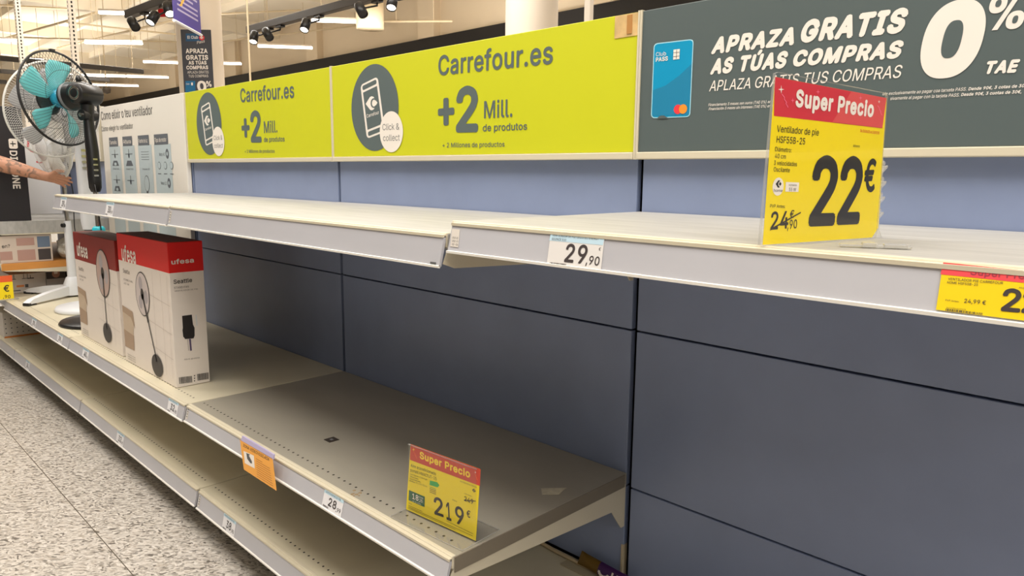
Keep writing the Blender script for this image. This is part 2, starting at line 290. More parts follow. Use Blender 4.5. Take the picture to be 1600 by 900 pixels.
'R': (224, ['30,0 30,254 118,254 145,252 167,244 183,232 195,217 202,198 205,176 202,154 195,136 183,120 166,109 145,101 118,99 48,99 48,128 117,128 135,129 149,133 160,141 167,150 171,162 173,176 171,190 167,202 159,212 149,220 134,224 116,226 62,226 62,0', '177,0 115,115 151,115 214,0']),
'S': (223, ['112,-4 86,-2 64,5 46,15 32,30 23,48 19,68 52,68 55,55 62,44 71,35 83,29 97,26 112,25 128,26 143,30 155,37 165,46 171,57 173,70 171,81 166,89 158,96 148,102 136,107 122,111 92,120 64,130 43,145 30,163 26,186 29,206 37,224 51,238 69,249 90,256 114,258 137,256 158,249 175,238 189,224 197,208 200,189 169,189 163,206 151,219 134,227 112,229 97,228 84,224 73,218 64,209 59,199 58,188 60,176 65,167 74,160 85,154 96,150 106,147 132,140 156,132 168,126 179,119 189,110 197,99 202,85 204,69 201,50 193,32 180,17 162,5 139,-2']),
'T': (224, ['16,226 16,254 208,254 208,226 128,226 128,0 96,0 96,226']),
'U': (259, ['129,-4 101,-1 77,8 57,22 42,40 33,62 30,87 30,254 62,254 62,89 64,72 70,57 80,44 94,34 110,28 129,26 149,28 165,34 179,44 188,57 194,72 196,89 196,254 229,254 229,87 226,62 216,40 201,22 182,8 157,-1']),
'V': (240, ['102,0 8,254 42,254 96,103 101,88 108,69 115,45 124,15 117,15 126,45 133,69 140,88 145,103 197,254 231,254 139,0']),
'W': (343, ['78,0 8,254 41,254 82,98 85,85 88,73 91,60 93,47 96,33 98,20 95,20 97,33 100,47 106,73 109,85 112,98 153,254 190,254 231,98 234,85 237,73 243,47 246,33 249,20 244,20 247,33 249,47 255,73 258,85 261,98 302,254 335,254 265,0 228,0 184,161 180,178 176,196 172,215 168,237 175,237 171,216 167,197 164,179 159,161 115,0']),
'X': (237, ['9,0 109,142 109,118 15,254 52,254 89,200 96,190 102,181 107,172 112,164 116,156 122,146 116,146 121,156 131,172 136,181 142,190 187,254 223,254 129,119 129,143 228,0 191,0 146,65 134,83 129,90 125,98 120,106 115,116 122,116 113,98 108,91 103,83 91,65 46,0']),
'Y': (236, ['102,0 102,104 8,254 46,254 96,172 104,159 111,146 118,132 125,115 112,115 119,132 126,146 140,172 191,254 228,254 134,104 134,0']),
'Z': (219, ['21,0 21,23 137,193 153,215 162,227 170,238 174,227 158,227 143,226 20,226 20,254 198,254 198,231 84,64 76,52 58,28 49,17 45,27 61,28 92,28 107,29 200,29 200,0']),
'a': (195, ['80,-4 63,-3 47,2 34,11 24,22 17,37 15,54 17,69 22,80 29,90 39,97 50,102 76,108 89,110 105,112 117,113 126,115 133,117 136,121 137,139 133,148 128,156 120,161 110,164 98,165 85,164 75,161 66,156 59,150 54,144 50,137 20,146 29,161 39,173 52,182 66,188 82,191 97,192 108,192 119,190 131,186 143,180 153,172 161,160 167,145 168,126 168,0 138,0 138,26 136,26 132,19 126,12 118,6 108,1 95,-3', '85,23 101,24 114,29 124,37 132,47 136,57 138,69 138,95 135,93 130,91 123,89 77,82 67,79 58,75 52,70 47,62 46,52 47,43 51,36 57,30 65,26 74,24']),
'b': (212, ['115,-4 99,-3 86,2 76,8 63,23 59,29 56,29 56,0 26,0 26,254 57,254 57,160 59,160 63,166 69,173 76,180 86,186 98,191 115,192 137,189 156,180 173,166 185,146 193,122 195,94 193,66 185,42 173,23 157,8 137,-1', '110,23 126,26 140,33 150,44 158,58 163,75 164,95 163,114 158,131 150,145 140,156 126,163 110,165 94,163 81,156 70,145 62,131 58,114 56,95 58,75 63,58 70,43 81,32 94,26']),
'c': (198, ['104,-4 79,-1 58,8 41,23 28,43 20,66 17,94 20,122 28,146 41,165 58,180 79,189 104,192 117,191 130,189 142,184 153,178 162,170 170,161 176,150 181,138 151,131 149,138 145,145 141,150 135,155 128,159 121,162 113,164 104,165 86,162 73,155 62,144 54,129 50,112 48,94 50,75 54,59 62,44 73,33 86,26 104,23 113,24 121,26 129,29 135,33 141,38 146,44 149,51 152,59 181,51 177,39 171,28 163,19 153,11 142,4 130,0 117,-3']),
'd': (212, ['98,-4 75,-1 56,8 40,23 27,42 20,66 17,94 20,122 27,146 40,166 56,180 75,189 98,192 114,191 126,186 136,180 144,173 153,160 155,160 155,254 186,254 186,0 156,0 156,29 153,29 149,23 136,8 126,2 114,-3', '102,23 118,26 132,32 142,43 150,58 154,75 156,95 154,114 150,131 142,145 132,156 118,163 102,165 86,163 72,156 62,145 54,131 50,114 48,95 50,75 54,58 62,44 73,33 86,26']),
'e': (202, ['106,-4 80,-1 58,8 41,23 28,42 20,66 17,93 20,121 28,145 40,165 58,180 78,189 103,192 118,191 133,187 147,180 160,170 170,157 179,141 184,121 186,97 186,85 37,85 37,110 169,110 155,101 153,119 149,134 141,147 131,157 118,163 103,165 87,163 73,157 62,147 54,135 50,121 48,105 48,89 50,69 55,53 64,40 76,31 90,25 106,23 117,24 127,26 143,36 149,44 153,53 182,45 177,32 168,20 156,10 141,2 125,-3']),
'f': (127, ['114,190 114,164 3,164 3,190', '40,0 40,216 42,231 48,243 57,252 68,259 80,264 94,265 103,265 111,263 117,262 121,260 114,234 103,237 97,237 85,235 77,230 72,221 71,209 71,0']),
'g': (213, ['103,-75 84,-74 67,-70 53,-63 41,-55 32,-45 25,-35 51,-20 55,-26 61,-33 68,-39 77,-44 89,-48 103,-49 124,-46 141,-38 152,-23 156,-3 156,34 153,34 149,28 143,21 136,14 126,8 114,4 97,2 76,5 56,13 40,27 28,45 20,68 17,96 20,123 27,147 40,166 56,180 76,189 98,192 114,191 127,186 137,180 144,173 150,166 154,159 157,159 157,190 186,190 186,-4 183,-27 175,-45 162,-59 145,-68 125,-73', '102,30 118,32 132,38 142,47 150,61 155,77 156,96 155,115 150,132 142,146 132,156 119,163 102,165 86,163 73,156 62,145 54,131 50,115 48,96 50,78 54,61 62,48 73,38 86,32']),
'h': (205, ['57,113 57,0 26,0 26,254 57,254 57,144 51,144 62,166 76,181 94,189 114,192 132,190 148,184 161,174 170,160 177,142 179,120 179,0 148,0 148,118 145,137 136,152 123,161 105,165 92,163 80,159 71,151 63,141 58,129']),
'i': (83, ['26,0 26,190 57,190 57,0', '42,221 34,223 27,227 22,234 21,242 22,249 27,256 34,260 42,262 50,260 57,256 62,249 63,242 62,234 57,227 50,223']),
'j': (83, ['26,190 57,190 57,-15 55,-31 51,-45 43,-56 32,-65 19,-70 2,-71 -5,-71 -5,-43 1,-43 12,-42 20,-36 25,-27 26,-15', '42,221 34,223 27,227 22,234 20,242 22,249 27,256 34,260 42,262 50,260 57,256 61,249 63,242 61,234 57,227 50,223']),
'k': (190, ['55,68 55,106 60,106 142,190 180,190 92,100 89,100', '26,0 26,254 57,254 57,0', '147,0 74,93 96,114 186,0']),
'l': (95, ['70,-1 50,2 37,10 29,24 26,42 26,254 57,254 57,49 58,38 60,31 65,27 73,26 80,26 85,27 90,1 86,0 81,0 75,-1']),
'm': (305, ['26,0 26,190 56,190 56,148 54,148 59,162 66,173 75,182 86,188 98,192 110,193 129,190 144,180 154,166 160,147 156,147 161,160 169,172 178,181 190,187 204,192 218,193 234,191 249,186 261,177 270,164 276,148 278,128 278,0 248,0 248,127 245,145 236,156 224,163 209,165 197,164 187,160 179,153 173,145 169,135 168,124 168,0 137,0 137,130 134,144 126,156 115,163 100,165 89,164 79,160 70,154 63,145 58,133 57,119 57,0']),
'n': (205, ['57,113 57,0 26,0 26,190 56,190 56,144 51,144 62,166 76,181 94,189 114,192 132,190 147,184 160,174 170,160 176,142 179,120 179,0 148,0 148,118 145,137 136,152 123,161 105,165 92,163 80,159 71,151 63,141 58,129']),
'o': (208, ['104,-4 79,-1 58,8 41,23 28,43 20,66 17,94 20,122 28,146 41,165 58,180 79,189 104,192 128,189 149,180 167,165 180,146 188,122 191,94 188,66 180,43 167,23 149,8 128,-1', '104,23 121,26 135,33 146,44 154,59 158,75 160,94 158,112 154,129 146,144 135,155 121,162 104,165 86,162 73,155 62,144 54,129 50,112 48,94 50,75 54,59 62,44 73,33 86,26']),
'p': (212, ['26,-71 26,190 56,190 56,160 59,160 63,166 69,173 76,180 86,186 98,191 115,192 137,189 156,180 173,166 185,146 193,122 195,94 193,66 185,42 173,23 157,8 137,-1 115,-4 99,-3 86,2 76,8 63,23 59,29 57,29 57,-71', '110,23 126,26 140,33 150,44 158,58 163,75 164,95 163,114 158,131 150,145 140,156 126,163 110,165 94,163 81,156 70,145 62,131 58,114 56,95 58,75 63,58 70,43 81,32 94,26']),
'q': (212, ['186,-71 155,-71 155,29 153,29 149,23 136,8 126,2 114,-3 98,-4 75,-1 56,8 40,23 27,42 20,66 17,94 20,122 27,146 40,166 56,180 75,189 98,192 114,191 126,186 136,180 144,173 153,160 156,160 156,190 186,190', '102,23 118,26 132,32 142,43 150,58 154,75 156,95 154,114 150,131 142,145 132,156 118,163 102,165 86,163 72,156 62,145 54,131 50,114 48,95 50,75 54,58 62,44 73,33 86,26']),
'r': (130, ['26,0 26,190 56,190 56,160 58,160 65,173 76,184 90,190 107,192 122,192 122,161 119,162 115,162 109,163 103,163 91,161 80,157 70,151 63,142 58,131 57,118 57,0']),
's': (182, ['91,-4 72,-3 56,2 42,9 31,19 23,32 18,47 47,53 53,40 62,30 75,25 91,23 108,25 122,31 131,40 134,51 132,60 127,68 118,74 106,78 75,85 52,93 36,104 27,119 23,137 26,152 33,166 43,177 58,185 74,190 94,192 112,191 127,186 140,179 149,170 157,158 162,145 134,139 129,149 121,158 110,164 94,166 78,164 65,158 57,150 54,139 56,129 62,122 72,116 86,111 115,105 137,97 153,86 162,71 166,53 163,37 156,24 145,12 130,3 112,-2']),
't': (114, ['102,190 102,164 3,164 3,190', '32,236 63,236 63,49 64,38 68,31 75,26 85,25 88,25 93,26 97,26 101,27 107,1 90,-2 84,-2 62,1 46,11 36,26 32,46']),
'u': (205, ['91,-3 73,-1 57,5 44,15 35,29 28,47 26,69 26,190 57,190 57,72 60,52 68,37 82,28 100,25 113,27 125,31 134,38 142,48 146,61 148,76 148,190 179,190 179,0 149,0 149,46 154,46 143,23 129,8 111,0']),
'v': (195, ['81,0 9,190 42,190 83,78 88,60 93,43 98,27 103,10 92,10 97,27 101,43 106,60 112,78 152,190 186,190 113,0']),
'w': (284, ['69,0 11,190 44,190 72,89 77,68 82,46 88,21 82,21 88,45 93,67 98,88 103,107 126,190 158,190 181,107 186,88 191,68 196,45 201,21 196,21 201,45 206,68 212,88 217,107 240,190 272,190 215,0 184,0 159,86 156,99 152,112 149,126 145,140 142,154 138,169 145,169 142,155 138,140 135,126 131,112 128,99 124,86 99,0']),
'x': (189, ['10,0 86,109 86,86 14,190 50,190 74,153 82,139 90,127 104,103 88,103 95,115 101,127 108,139 117,153 141,190 176,190 104,84 104,107 179,0 143,0 115,43 107,56 93,80 86,91 102,91 95,80 89,68 82,56 74,43 46,0']),
'y': (195, ['24,-69 31,-43 36,-44 44,-45 52,-44 59,-42 65,-37 71,-29 81,-1 9,190 42,190 83,78 88,60 93,43 98,27 103,10 92,10 97,27 101,43 106,60 112,78 153,190 186,190 102,-29 96,-43 88,-54 80,-62 70,-68 58,-71 46,-73 39,-72 32,-72']),
'z': (190, ['21,0 21,23 127,160 127,161 24,161 24,190 166,190 166,165 63,30 63,28 169,28 169,0']),
'Ú': (259, ['129,-4 101,-1 77,8 57,22 42,40 33,62 30,87 30,254 62,254 62,89 64,72 70,57 80,44 94,34 110,28 129,26 149,28 165,34 179,44 188,57 194,72 196,89 196,254 229,254 229,87 226,62 216,40 201,22 182,8 157,-1', '116,279 140,329 174,329 141,279']),
'á': (195, ['80,-4 63,-3 47,2 34,11 24,22 17,37 15,54 17,69 22,80 29,90 39,97 50,102 76,108 89,110 105,112 117,113 126,115 133,117 136,121 137,139 133,148 128,156 120,161 110,164 98,165 85,164 75,161 66,156 59,150 54,144 50,137 20,146 29,161 39,173 52,182 66,188 82,191 97,192 108,192 119,190 131,186 143,180 153,172 161,160 167,145 168,126 168,0 138,0 138,26 136,26 132,19 126,12 118,6 108,1 95,-3', '85,23 101,24 114,29 124,37 132,47 136,57 138,69 138,95 135,93 130,91 123,89 77,82 67,79 58,75 52,70 47,62 46,52 47,43 51,36 57,30 65,26 74,24', '81,214 105,265 139,265 106,214']),
'í': (83, ['26,0 26,190 57,190 57,0', '28,214 52,265 86,265 53,214']),
'ñ': (205, ['57,113 57,0 26,0 26,190 56,190 56,144 51,144 62,166 76,181 94,189 114,192 132,190 147,184 160,174 170,160 176,142 179,120 179,0 148,0 148,118 145,137 136,152 123,161 105,165 92,163 80,159 71,151 63,141 58,129', '125,223 112,225 107,228 101,230 96,233 87,237 83,237 79,236 75,229 74,224 53,224 55,238 60,249 68,257 80,259 87,259 98,255 108,249 117,245 122,245 125,246 128,248 130,252 131,258 152,258 150,244 144,233 136,226']),
'ó': (208, ['104,-4 79,-1 58,8 41,23 28,43 20,66 17,94 20,122 28,146 41,165 58,180 79,189 104,192 128,189 149,180 167,165 180,146 188,122 191,94 188,66 180,43 167,23 149,8 128,-1', '104,23 121,26 135,33 146,44 154,59 158,75 160,94 158,112 154,129 146,144 135,155 121,162 104,165 86,162 73,155 62,144 54,129 50,112 48,94 50,75 54,59 62,44 73,33 86,26', '90,214 114,265 148,265 115,214']),
'€': (232, ['182,164 170,140 8,140 17,164', '160,115 149,90 8,90 17,115', '212,232 199,205 183,217 165,225 155,227 144,228 124,225 107,216 92,202 80,182 73,157 71,127 73,97 80,72 92,52 107,38 124,29 144,26 155,27 165,29 183,37 191,42 198,48 211,21 197,11 180,3 163,-2 144,-3 115,1 90,12 68,32 52,57 42,89 39,127 42,165 52,197 68,223 90,242 115,254 144,258 163,256 180,251 197,243']),
' ': (94, []),
}
from mathutils.geometry import delaunay_2d_cdt
import numpy as np
_gl = {}
def glyph(ch, r=0.):
    """triangles of one letter (non-zero winding); r thickens it by sweeping the outline round a small octagon"""
    k_ = (ch, round(r, 4))
    if k_ not in _gl:
        adv, loops = GLYPH[ch]; V_ = []; E_ = []
        for dx, dy in [(0, 0)]+([(r*math.cos(math.pi*k/4), r*math.sin(math.pi*k/4)) for k in range(8)] if r else []):
            for l in loops:
                q = [tuple(int(c)/500 for c in p_.split(',')) for p_ in l.split(' ')]; b0 = len(V_); n = len(q)
                V_ += [Vector((x+dx, y+dy)) for x, y in q]; E_ += [(b0+i, b0+(i+1) % n) for i in range(n)]
        if not V_: _gl[k_] = (adv/500, [], []); return _gl[k_]
        ov, oe, of, *_ = delaunay_2d_cdt(V_, E_, [], 0, 1e-6)
        O = np.array([(v.x, v.y) for v in ov]); T = np.array([tuple(f) for f in of]); c = O[T].mean(1)
        A = np.array([tuple(V_[a]) for a, b in E_]); B = np.array([tuple(V_[b]) for a, b in E_])
        py, px = c[:, 1][:, None], c[:, 0][:, None]; dy = np.where(B[:, 1] == A[:, 1], 1, B[:, 1]-A[:, 1])
        xi = A[:, 0]+(py-A[:, 1])*(B[:, 0]-A[:, 0])/dy
        up = (A[:, 1] <= py) & (B[:, 1] > py) & (px < xi); dn = (B[:, 1] <= py) & (A[:, 1] > py) & (px < xi)
        T = T[(up.sum(1)-dn.sum(1)) != 0]; used = np.unique(T); mp = {int(u): k for k, u in enumerate(used)}
        _gl[k_] = (adv/500, [tuple(O[u]) for u in used], [tuple(mp[int(x)] for x in t_) for t_ in T])
    return _gl[k_]
def font_polys(txt, bold=0., shear=0.):
    vs = []; fs = []; x = 0.; r = .72*bold if bold > .003 else 0.
    for ch in txt:
        adv, v, f = glyph(ch, r); b_ = len(vs)
        vs += [(x+a+shear*c, c) for a, c in v]; fs += [tuple(b_+k for k in t_) for t_ in f]; x += adv+max(0, bold)*1.0
    return vs, fs
def cap_h(bold): r = .72*bold if bold > .003 else 0.; return (-r, .508+r)
class Plane:
    """a flat surface: origin o, unit axes u (right), v (up), n (towards the reader); collects printed shapes"""
    def __init__(s, o, u, v, mb=None, step=.0003):
        s.o = Vector(o); s.u = Vector(u).normalized(); v = Vector(v); s.v = (v - s.u*v.dot(s.u)).normalized(); s.n = s.u.cross(s.v); s.mb = mb or MB(); s.step = step
    def px(s, x, y):
        d = ray(x, y); p = CAM + d*((s.o-CAM).dot(s.n)/d.dot(s.n)); q = p - s.o; return (q.dot(s.u), q.dot(s.v))
    def W(s, u, v, l=0): return s.o + s.u*u + s.v*v + s.n*(l*s.step)
    def poly(s, pts, m, l=1, faces=None):
        s.mb.add([s.W(u, v, l) for u, v in pts], faces or [tuple(range(len(pts)))], m)
    def pxpoly(s, pts, m, l=1): s.poly([s.px(*p) for p in pts], m, l)
    def rect(s, u0, v0, u1, v1, m, l=1): s.poly([(u0, v0), (u1, v0), (u1, v1), (u0, v1)], m, l)
    def rrect(s, u0, v0, u1, v1, r, m, l=1, skew=0., notch=None, rot=0.):
        pts = []
        for cx, cy, a0 in ((u1-r, v0+r, -90), (u1-r, v1-r, 0), (u0+r, v1-r, 90), (u0+r, v0+r, 180)):
            for k in range(6):
                a = math.radians(a0+k*18); pts.append((cx+r*math.cos(a), cy+r*math.sin(a)))
        cu, cv = (u0+u1)/2, (v0+v1)/2
        if skew: pts = [(a+skew*(b-cv), b) for a, b in pts]
        if rot: pts = [(cu+(a-cu)*math.cos(rot)-(b-cv)*math.sin(rot), cv+(a-cu)*math.sin(rot)+(b-cv)*math.cos(rot)) for a, b in pts]
        s.poly(pts, m, l)
    def ellipse(s, cu, cv, ru, rv, m, l=1, n=48, skew=0., p=2.):
        pts = []
        for k in range(n):
            a = 2*math.pi*k/n; ca, sa = math.cos(a), math.sin(a)
            x = ru*math.copysign(abs(ca)**(2/p), ca); y = rv*math.copysign(abs(sa)**(2/p), sa)
            pts.append((cu+x+skew*y, cv+y))
        s.poly(pts, m, l)
    def line(s, a, b, w, m, l=1):
        (x0, y0), (x1, y1) = a, b; d = math.hypot(x1-x0, y1-y0) or 1e-9; nx, ny = -(y1-y0)/d*w/2, (x1-x0)/d*w/2
        s.poly([(x0-nx, y0-ny), (x1-nx, y1-ny), (x1+nx, y1+ny), (x0+nx, y0+ny)], m, l)
    def text(s, txt, u0, v0, width, h, m, l=2, bold=0., shear=0., ang=0., fit='cap'):
        vs, fs = font_polys(txt, bold, shear)
        if not fs: return
        x0 = min(x for x, y in vs); x1 = max(x for x, y in vs); c0, c1 = cap_h(bold)
        if fit == 'bbox': c0 = min(y for x, y in vs); c1 = max(y for x, y in vs)
        kx = width/(x1-x0) if width else h/(c1-c0); ky = h/(c1-c0); ca, sa = math.cos(ang), math.sin(ang)
        out = []
        for x, y in vs:
            a, b = (x-x0)*kx, (y-c0)*ky; out.append((u0+a*ca-b*sa, v0+a*sa+b*ca))
        s.poly(out, m, l, fs)
    def ptext(s, txt, p0, p1, hpx, m, l=2, bold=0., shear=0., fit='cap'):
        """text whose baseline runs from photo pixel p0 to p1, with letters hpx tall at p0"""
        a = s.px(*p0); b = s.px(*p1); t = s.px(p0[0], p0[1]-hpx)
        h = math.hypot(t[0]-a[0], t[1]-a[1])
        s.text(txt, a[0], a[1], math.hypot(b[0]-a[0], b[1]-a[1]), h, m, l, bold, shear, math.atan2(b[1]-a[1], b[0]-a[0]), fit)
    def bars(s, a, b, h, m, l=2, n=26):
        (x0, y0), (x1, y1) = a, b; rnd = random.Random(n); t = 0.
        while t < 1:
            wd = rnd.choice((.012, .02, .03)); e = min(1, t+wd)
            q = lambda k: (x0+(x1-x0)*k, y0+(y1-y0)*k)
            p, r = q(t), q(e); s.poly([p, r, (r[0], r[1]+h), (p[0], p[1]+h)], m, l); t = e+rnd.choice((.01, .016, .024))

X1 = 1.33
SEAM = [-2*X1, -X1, 0., X1, 2*X1, 3*X1]     # bay edges; the bays in view run from -3 to 1

# ================================================================ the store: floor, walls, ceiling
b = MB(); b.box((-34, -7, -.1), (9, 9.2, 0), floor_mat()); struct(b.build('floor', origin=(0, 0, 0)))
b = MB(); b.box((-34, 9.0, 0), (9, 9.2, 5.3), WALLC)
for x in (-30, -25.2, -20.4, -15.6, -10.8, -6, -1.2, 3.6): b.box((x, 8.82, 4.15), (x+.55, 9.02, 5.3), WALLC)
struct(b.build('wall_back'))
b = MB(); b.box((-34, 8.86, 1.6), (9, 8.99, 4.15), BLACKW); struct(b.build('trim_1'))
b = MB(); b.box((-34.2, -7, 0), (-34, 9.2, 5.3), WALLC); struct(b.build('wall_left'))
b = MB(); b.box((-34, -7, 5.3), (9, 9.2, 5.4), CEILC)
for k in range(9): b.box((-34, -6.2+k*1.85, 5.12), (9, -6.1+k*1.85, 5.3), CEILC)
for k in range(9): b.box((-32+k*4.8, -7, 4.95), (-31.75+k*4.8, 9, 5.3), CEILC)
struct(b.build('ceiling'))

# ================================================================ gondola bays
def bay(i, label):
    x0, x1 = i*X1, (i+1)*X1
    t = thing('shelving_bay', label, 'shelving', (x0, .02, 0), 'steel bays of the shelving run')
    zs = (.181, .4408, .8526, 1.286)
    for a, c in zip(zs[:-1], zs[1:]):
        p = MB(); p.box((x0+.008, 0, a+.002), (x1-.008, .018, c-.0025), BLUE, bevel=.0015); p.build('back_panel', t)
    p = MB(); p.box((x0, .018, 0), (x0+.02, .034, 1.30), DARKGAP)
    for k in range(9): p.box((x0+.001, .0172, .22+k*.05), (x0+.005, .0182, .245+k*.05), HOLE)
    p.build('upright', t)
    p = MB(); p.box((x0+.004, -.50, 0), (x1-.004, -.485, .115), PLINTH); p.box((x0+.004, -.485, .0), (x1-.004, .018, .012), PLINTH); p.build('plinth', t)
    p = MB(); p.box((x0+.0005, .035, .012), (x1-.0005, .05, 1.60), DARKGAP); p.build('rear_sheet', t)
    return t
bay(-3, 'far bay of blue-grey shelving behind the tall black carton')
bay(-2, 'bay of shelving behind the display fans and white guide board')
bay(-1, 'blue-grey shelving bay behind the two red and white cartons')
b0_ = bay(0, 'blue-grey shelving bay under the wider lime green sign')
bay(1, 'blue-grey shelving bay under the dark grey instalment sign')
q = MB(); q.box((X1-.0135, -.003, .185), (X1-.0075, .016, .278), mat('post_beige', (206, 190, 160), .5)); q.build('post_cover', b0_)

def rail(x0, x1, yf, zt, zb, parent, tilt=.011):
    p = MB()
    p.prism([(yf-.001, zt), (yf-.006, zt-.004), (yf-.006-tilt, zb+.004), (yf-.004-tilt, zb), (yf-.001-tilt, zb+.002), (yf-.001, zt-.012)], x0, x1, RAIL, 'x')
    r = sub(p, 'price_rail', parent)
    q = MB(); q.prism([(yf+.002, zt+.002), (yf-.008, zt+.001), (yf-.008, zt-.004), (yf+.002, zt-.004)], x0, x1, CREAM, 'x')
    q.prism([(yf-.004-tilt, zb+.005), (yf-.010-tilt, zb+.004), (yf-.010-tilt, zb), (yf-.004-tilt, zb-.001)], x0, x1, RAILLIP, 'x')
    q.build('rail_edge', r)
    return r
SHELF = {}
def shelf(key, x0, x1, z, depth, deckm, rh, label, holes=True, th=.03, brackets=True, group='shelves of the shelving run', sidem=None, y1=-.004):
    t = thing('shelf', label, 'shelf', ((x0+x1)/2, -depth/2, z-th), group)
    d = MB(); d.box((x0+.003, -depth+.002, z-th), (x1-.003, y1, z), deckm, bevel=.002)
    if sidem: d.box((x1-.0035, -depth+.004, z-th-.004), (x1-.001, y1-.01, z-.001), sidem)
    if holes:
        n = int((x1-x0-.06)/.0254)
        for k in range(n):
            cx = x0+.03+k*.0254; cy = -depth+.042
            d.add([(cx+.0034*math.cos(a*math.pi/4), cy+.0034*math.sin(a*math.pi/4), z+.0003) for a in range(8)], [tuple(range(8))], HOLE)
    d.build('deck', t)
    n_ = MB(); n_.box((x0+.005, -depth-.001, z-th+.004), (x1-.004, -depth+.010, z+.0012), CREAM, bevel=.002); n_.build('front_nose', t)
    rail(x0+.013, x1-.004, -depth-.001, z-.003, z-rh, t)
    if brackets:
        for xs in (x0+.004, x1-.007):
            p = MB(); p.prism([(-depth+.004, z-th+.002), (-depth-.008, z-rh+.006), (-depth+.02, z-rh-.004), (-.062, z-.088), (-.02, z-.145), (-.006, z-.145), (-.006, z-th+.002)], xs, xs+.003, CREAM, 'x')
            p.build('bracket', t)
    SHELF[key] = (x0, x1, z, depth, rh)
    return t
G1 = 'shelves of the shelving run'
shelf('T1', SEAM[1], SEAM[2], 1.1235, .603, TOPDECK, .062, 'upper shelf above the two red and white cartons, white worn top', holes=False)
shelf('T2', SEAM[2], SEAM[3], 1.1245, .603, TOPDECK, .062, 'upper shelf below the wider lime green sign, empty white top', holes=False)
shelf('T3', SEAM[3], SEAM[4], 1.1475, .597, TOPDECK, .056, 'upper shelf carrying the large price sign, nearest and slightly higher', holes=False)
shelf('M0', SEAM[0], SEAM[1], .4785, .592, CREAMDECK, .056, 'middle shelf on which the display fans stand')
shelf('M1', SEAM[1], SEAM[2], .4785, .592, CREAMDECK, .056, 'cream middle shelf carrying the two red and white cartons')
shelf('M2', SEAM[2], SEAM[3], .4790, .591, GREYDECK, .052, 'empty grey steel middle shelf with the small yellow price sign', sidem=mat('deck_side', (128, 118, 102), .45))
shelf('B0', SEAM[0], SEAM[1], .1785, .570, CREAMDECK, .060, 'bottom shelf below the display fans', brackets=False)
shelf('B1', SEAM[1], SEAM[2], .1785, .570, CREAMDECK, .060, 'bottom shelf below the two red and white cartons', brackets=False)
shelf('B2', SEAM[2], SEAM[3], .1785, .570, CREAMDECK, .060, 'bottom shelf below the empty grey steel shelf', brackets=False)
shelf('B3', SEAM[0]-X1, SEAM[0], .1785, .570, CREAMDECK, .060, 'far bottom shelf below the boxes at the left edge', brackets=False)
shelf('N1', SEAM[0]-X1, SEAM[0]-.012, .930, .60, TOPDECK, .075, 'far white shelf on which the tall black carton stands', holes=False, th=.075)
shelf('N2', SEAM[0]-X1, SEAM[0]-.012, .683, .60, mat('wood_board', (206, 140, 66), .5, noise=.15, nscale=8, nstretch=(8, .6, 1)), .04, 'far wood-coloured shelf under the white one, at the left edge', holes=False, th=.04)
shelf('N3', SEAM[0]-X1, SEAM[0]-.006, .4785, .575, CREAMDECK, .05, 'far shelf carrying the small grey and white boxes', holes=False)

# ================================================================ header signs
def header(x0, x1, zb, zt, m, label, trimm=CREAM, y=-.022):
    t = thing('header_sign', label, 'sign', ((x0+x1)/2, y+.02, zb-.02), 'header boards over the shelving')
    p = MB(); p.box((x0+.006, y, zb), (x1-.006, 0.018, zt), m, bevel=.0015)
    pl = Plane((0, y-.0003, 0), (1, 0, 0), (0, 0, 1), p)
    q = MB(); q.box((x0+.006, y-.006, zb-.017), (x1-.006, -.001, zb-.0002), trimm, bevel=.002); q.build('bottom_trim', t)
    for xs in (x0+.001, x1-.005): q = MB(); q.box((xs, y-.003, zb-.017), (xs+.005, -.001, zt+.002), CREAM); q.build('side_frame', t)
    return t, p, pl
def logo(pl, cu, cv, wd, h, fg, bg, l):
    """the shop's mark: two arrowheads with a C cut between them"""
    a, b_ = wd/2, h/2
    pl.poly([(cu-a, cv), (cu-.12*wd, cv+.92*b_), (cu+.02*wd, cv+b_), (cu+.02*wd, cv-b_), (cu-.12*wd, cv-.92*b_)], fg, l)
    pl.poly([(cu+.02*wd, cv+b_), (cu+.18*wd, cv+.9*b_), (cu+a, cv), (cu+.18*wd, cv-.9*b_), (cu+.02*wd, cv-b_)], fg, l)
    pts = []
    for k in range(13): t = math.radians(38+k*(284/12)); pts.append((cu+.20*wd+.27*wd*math.cos(t), cv+.70*h/2*math.sin(t)))
    inn = []
    for k in range(13): t = math.radians(322-k*(284/12)); inn.append((cu+.21*wd+.17*wd*math.cos(t), cv+.50*h/2*math.sin(t)))
    n = len(pts)
    pl.poly(pts+inn, bg, l+1, [(i, i+1, 2*n-2-i, 2*n-1-i) for i in range(n-1)])
BUB = mat('bubble_grey', (118, 118, 118), .5)
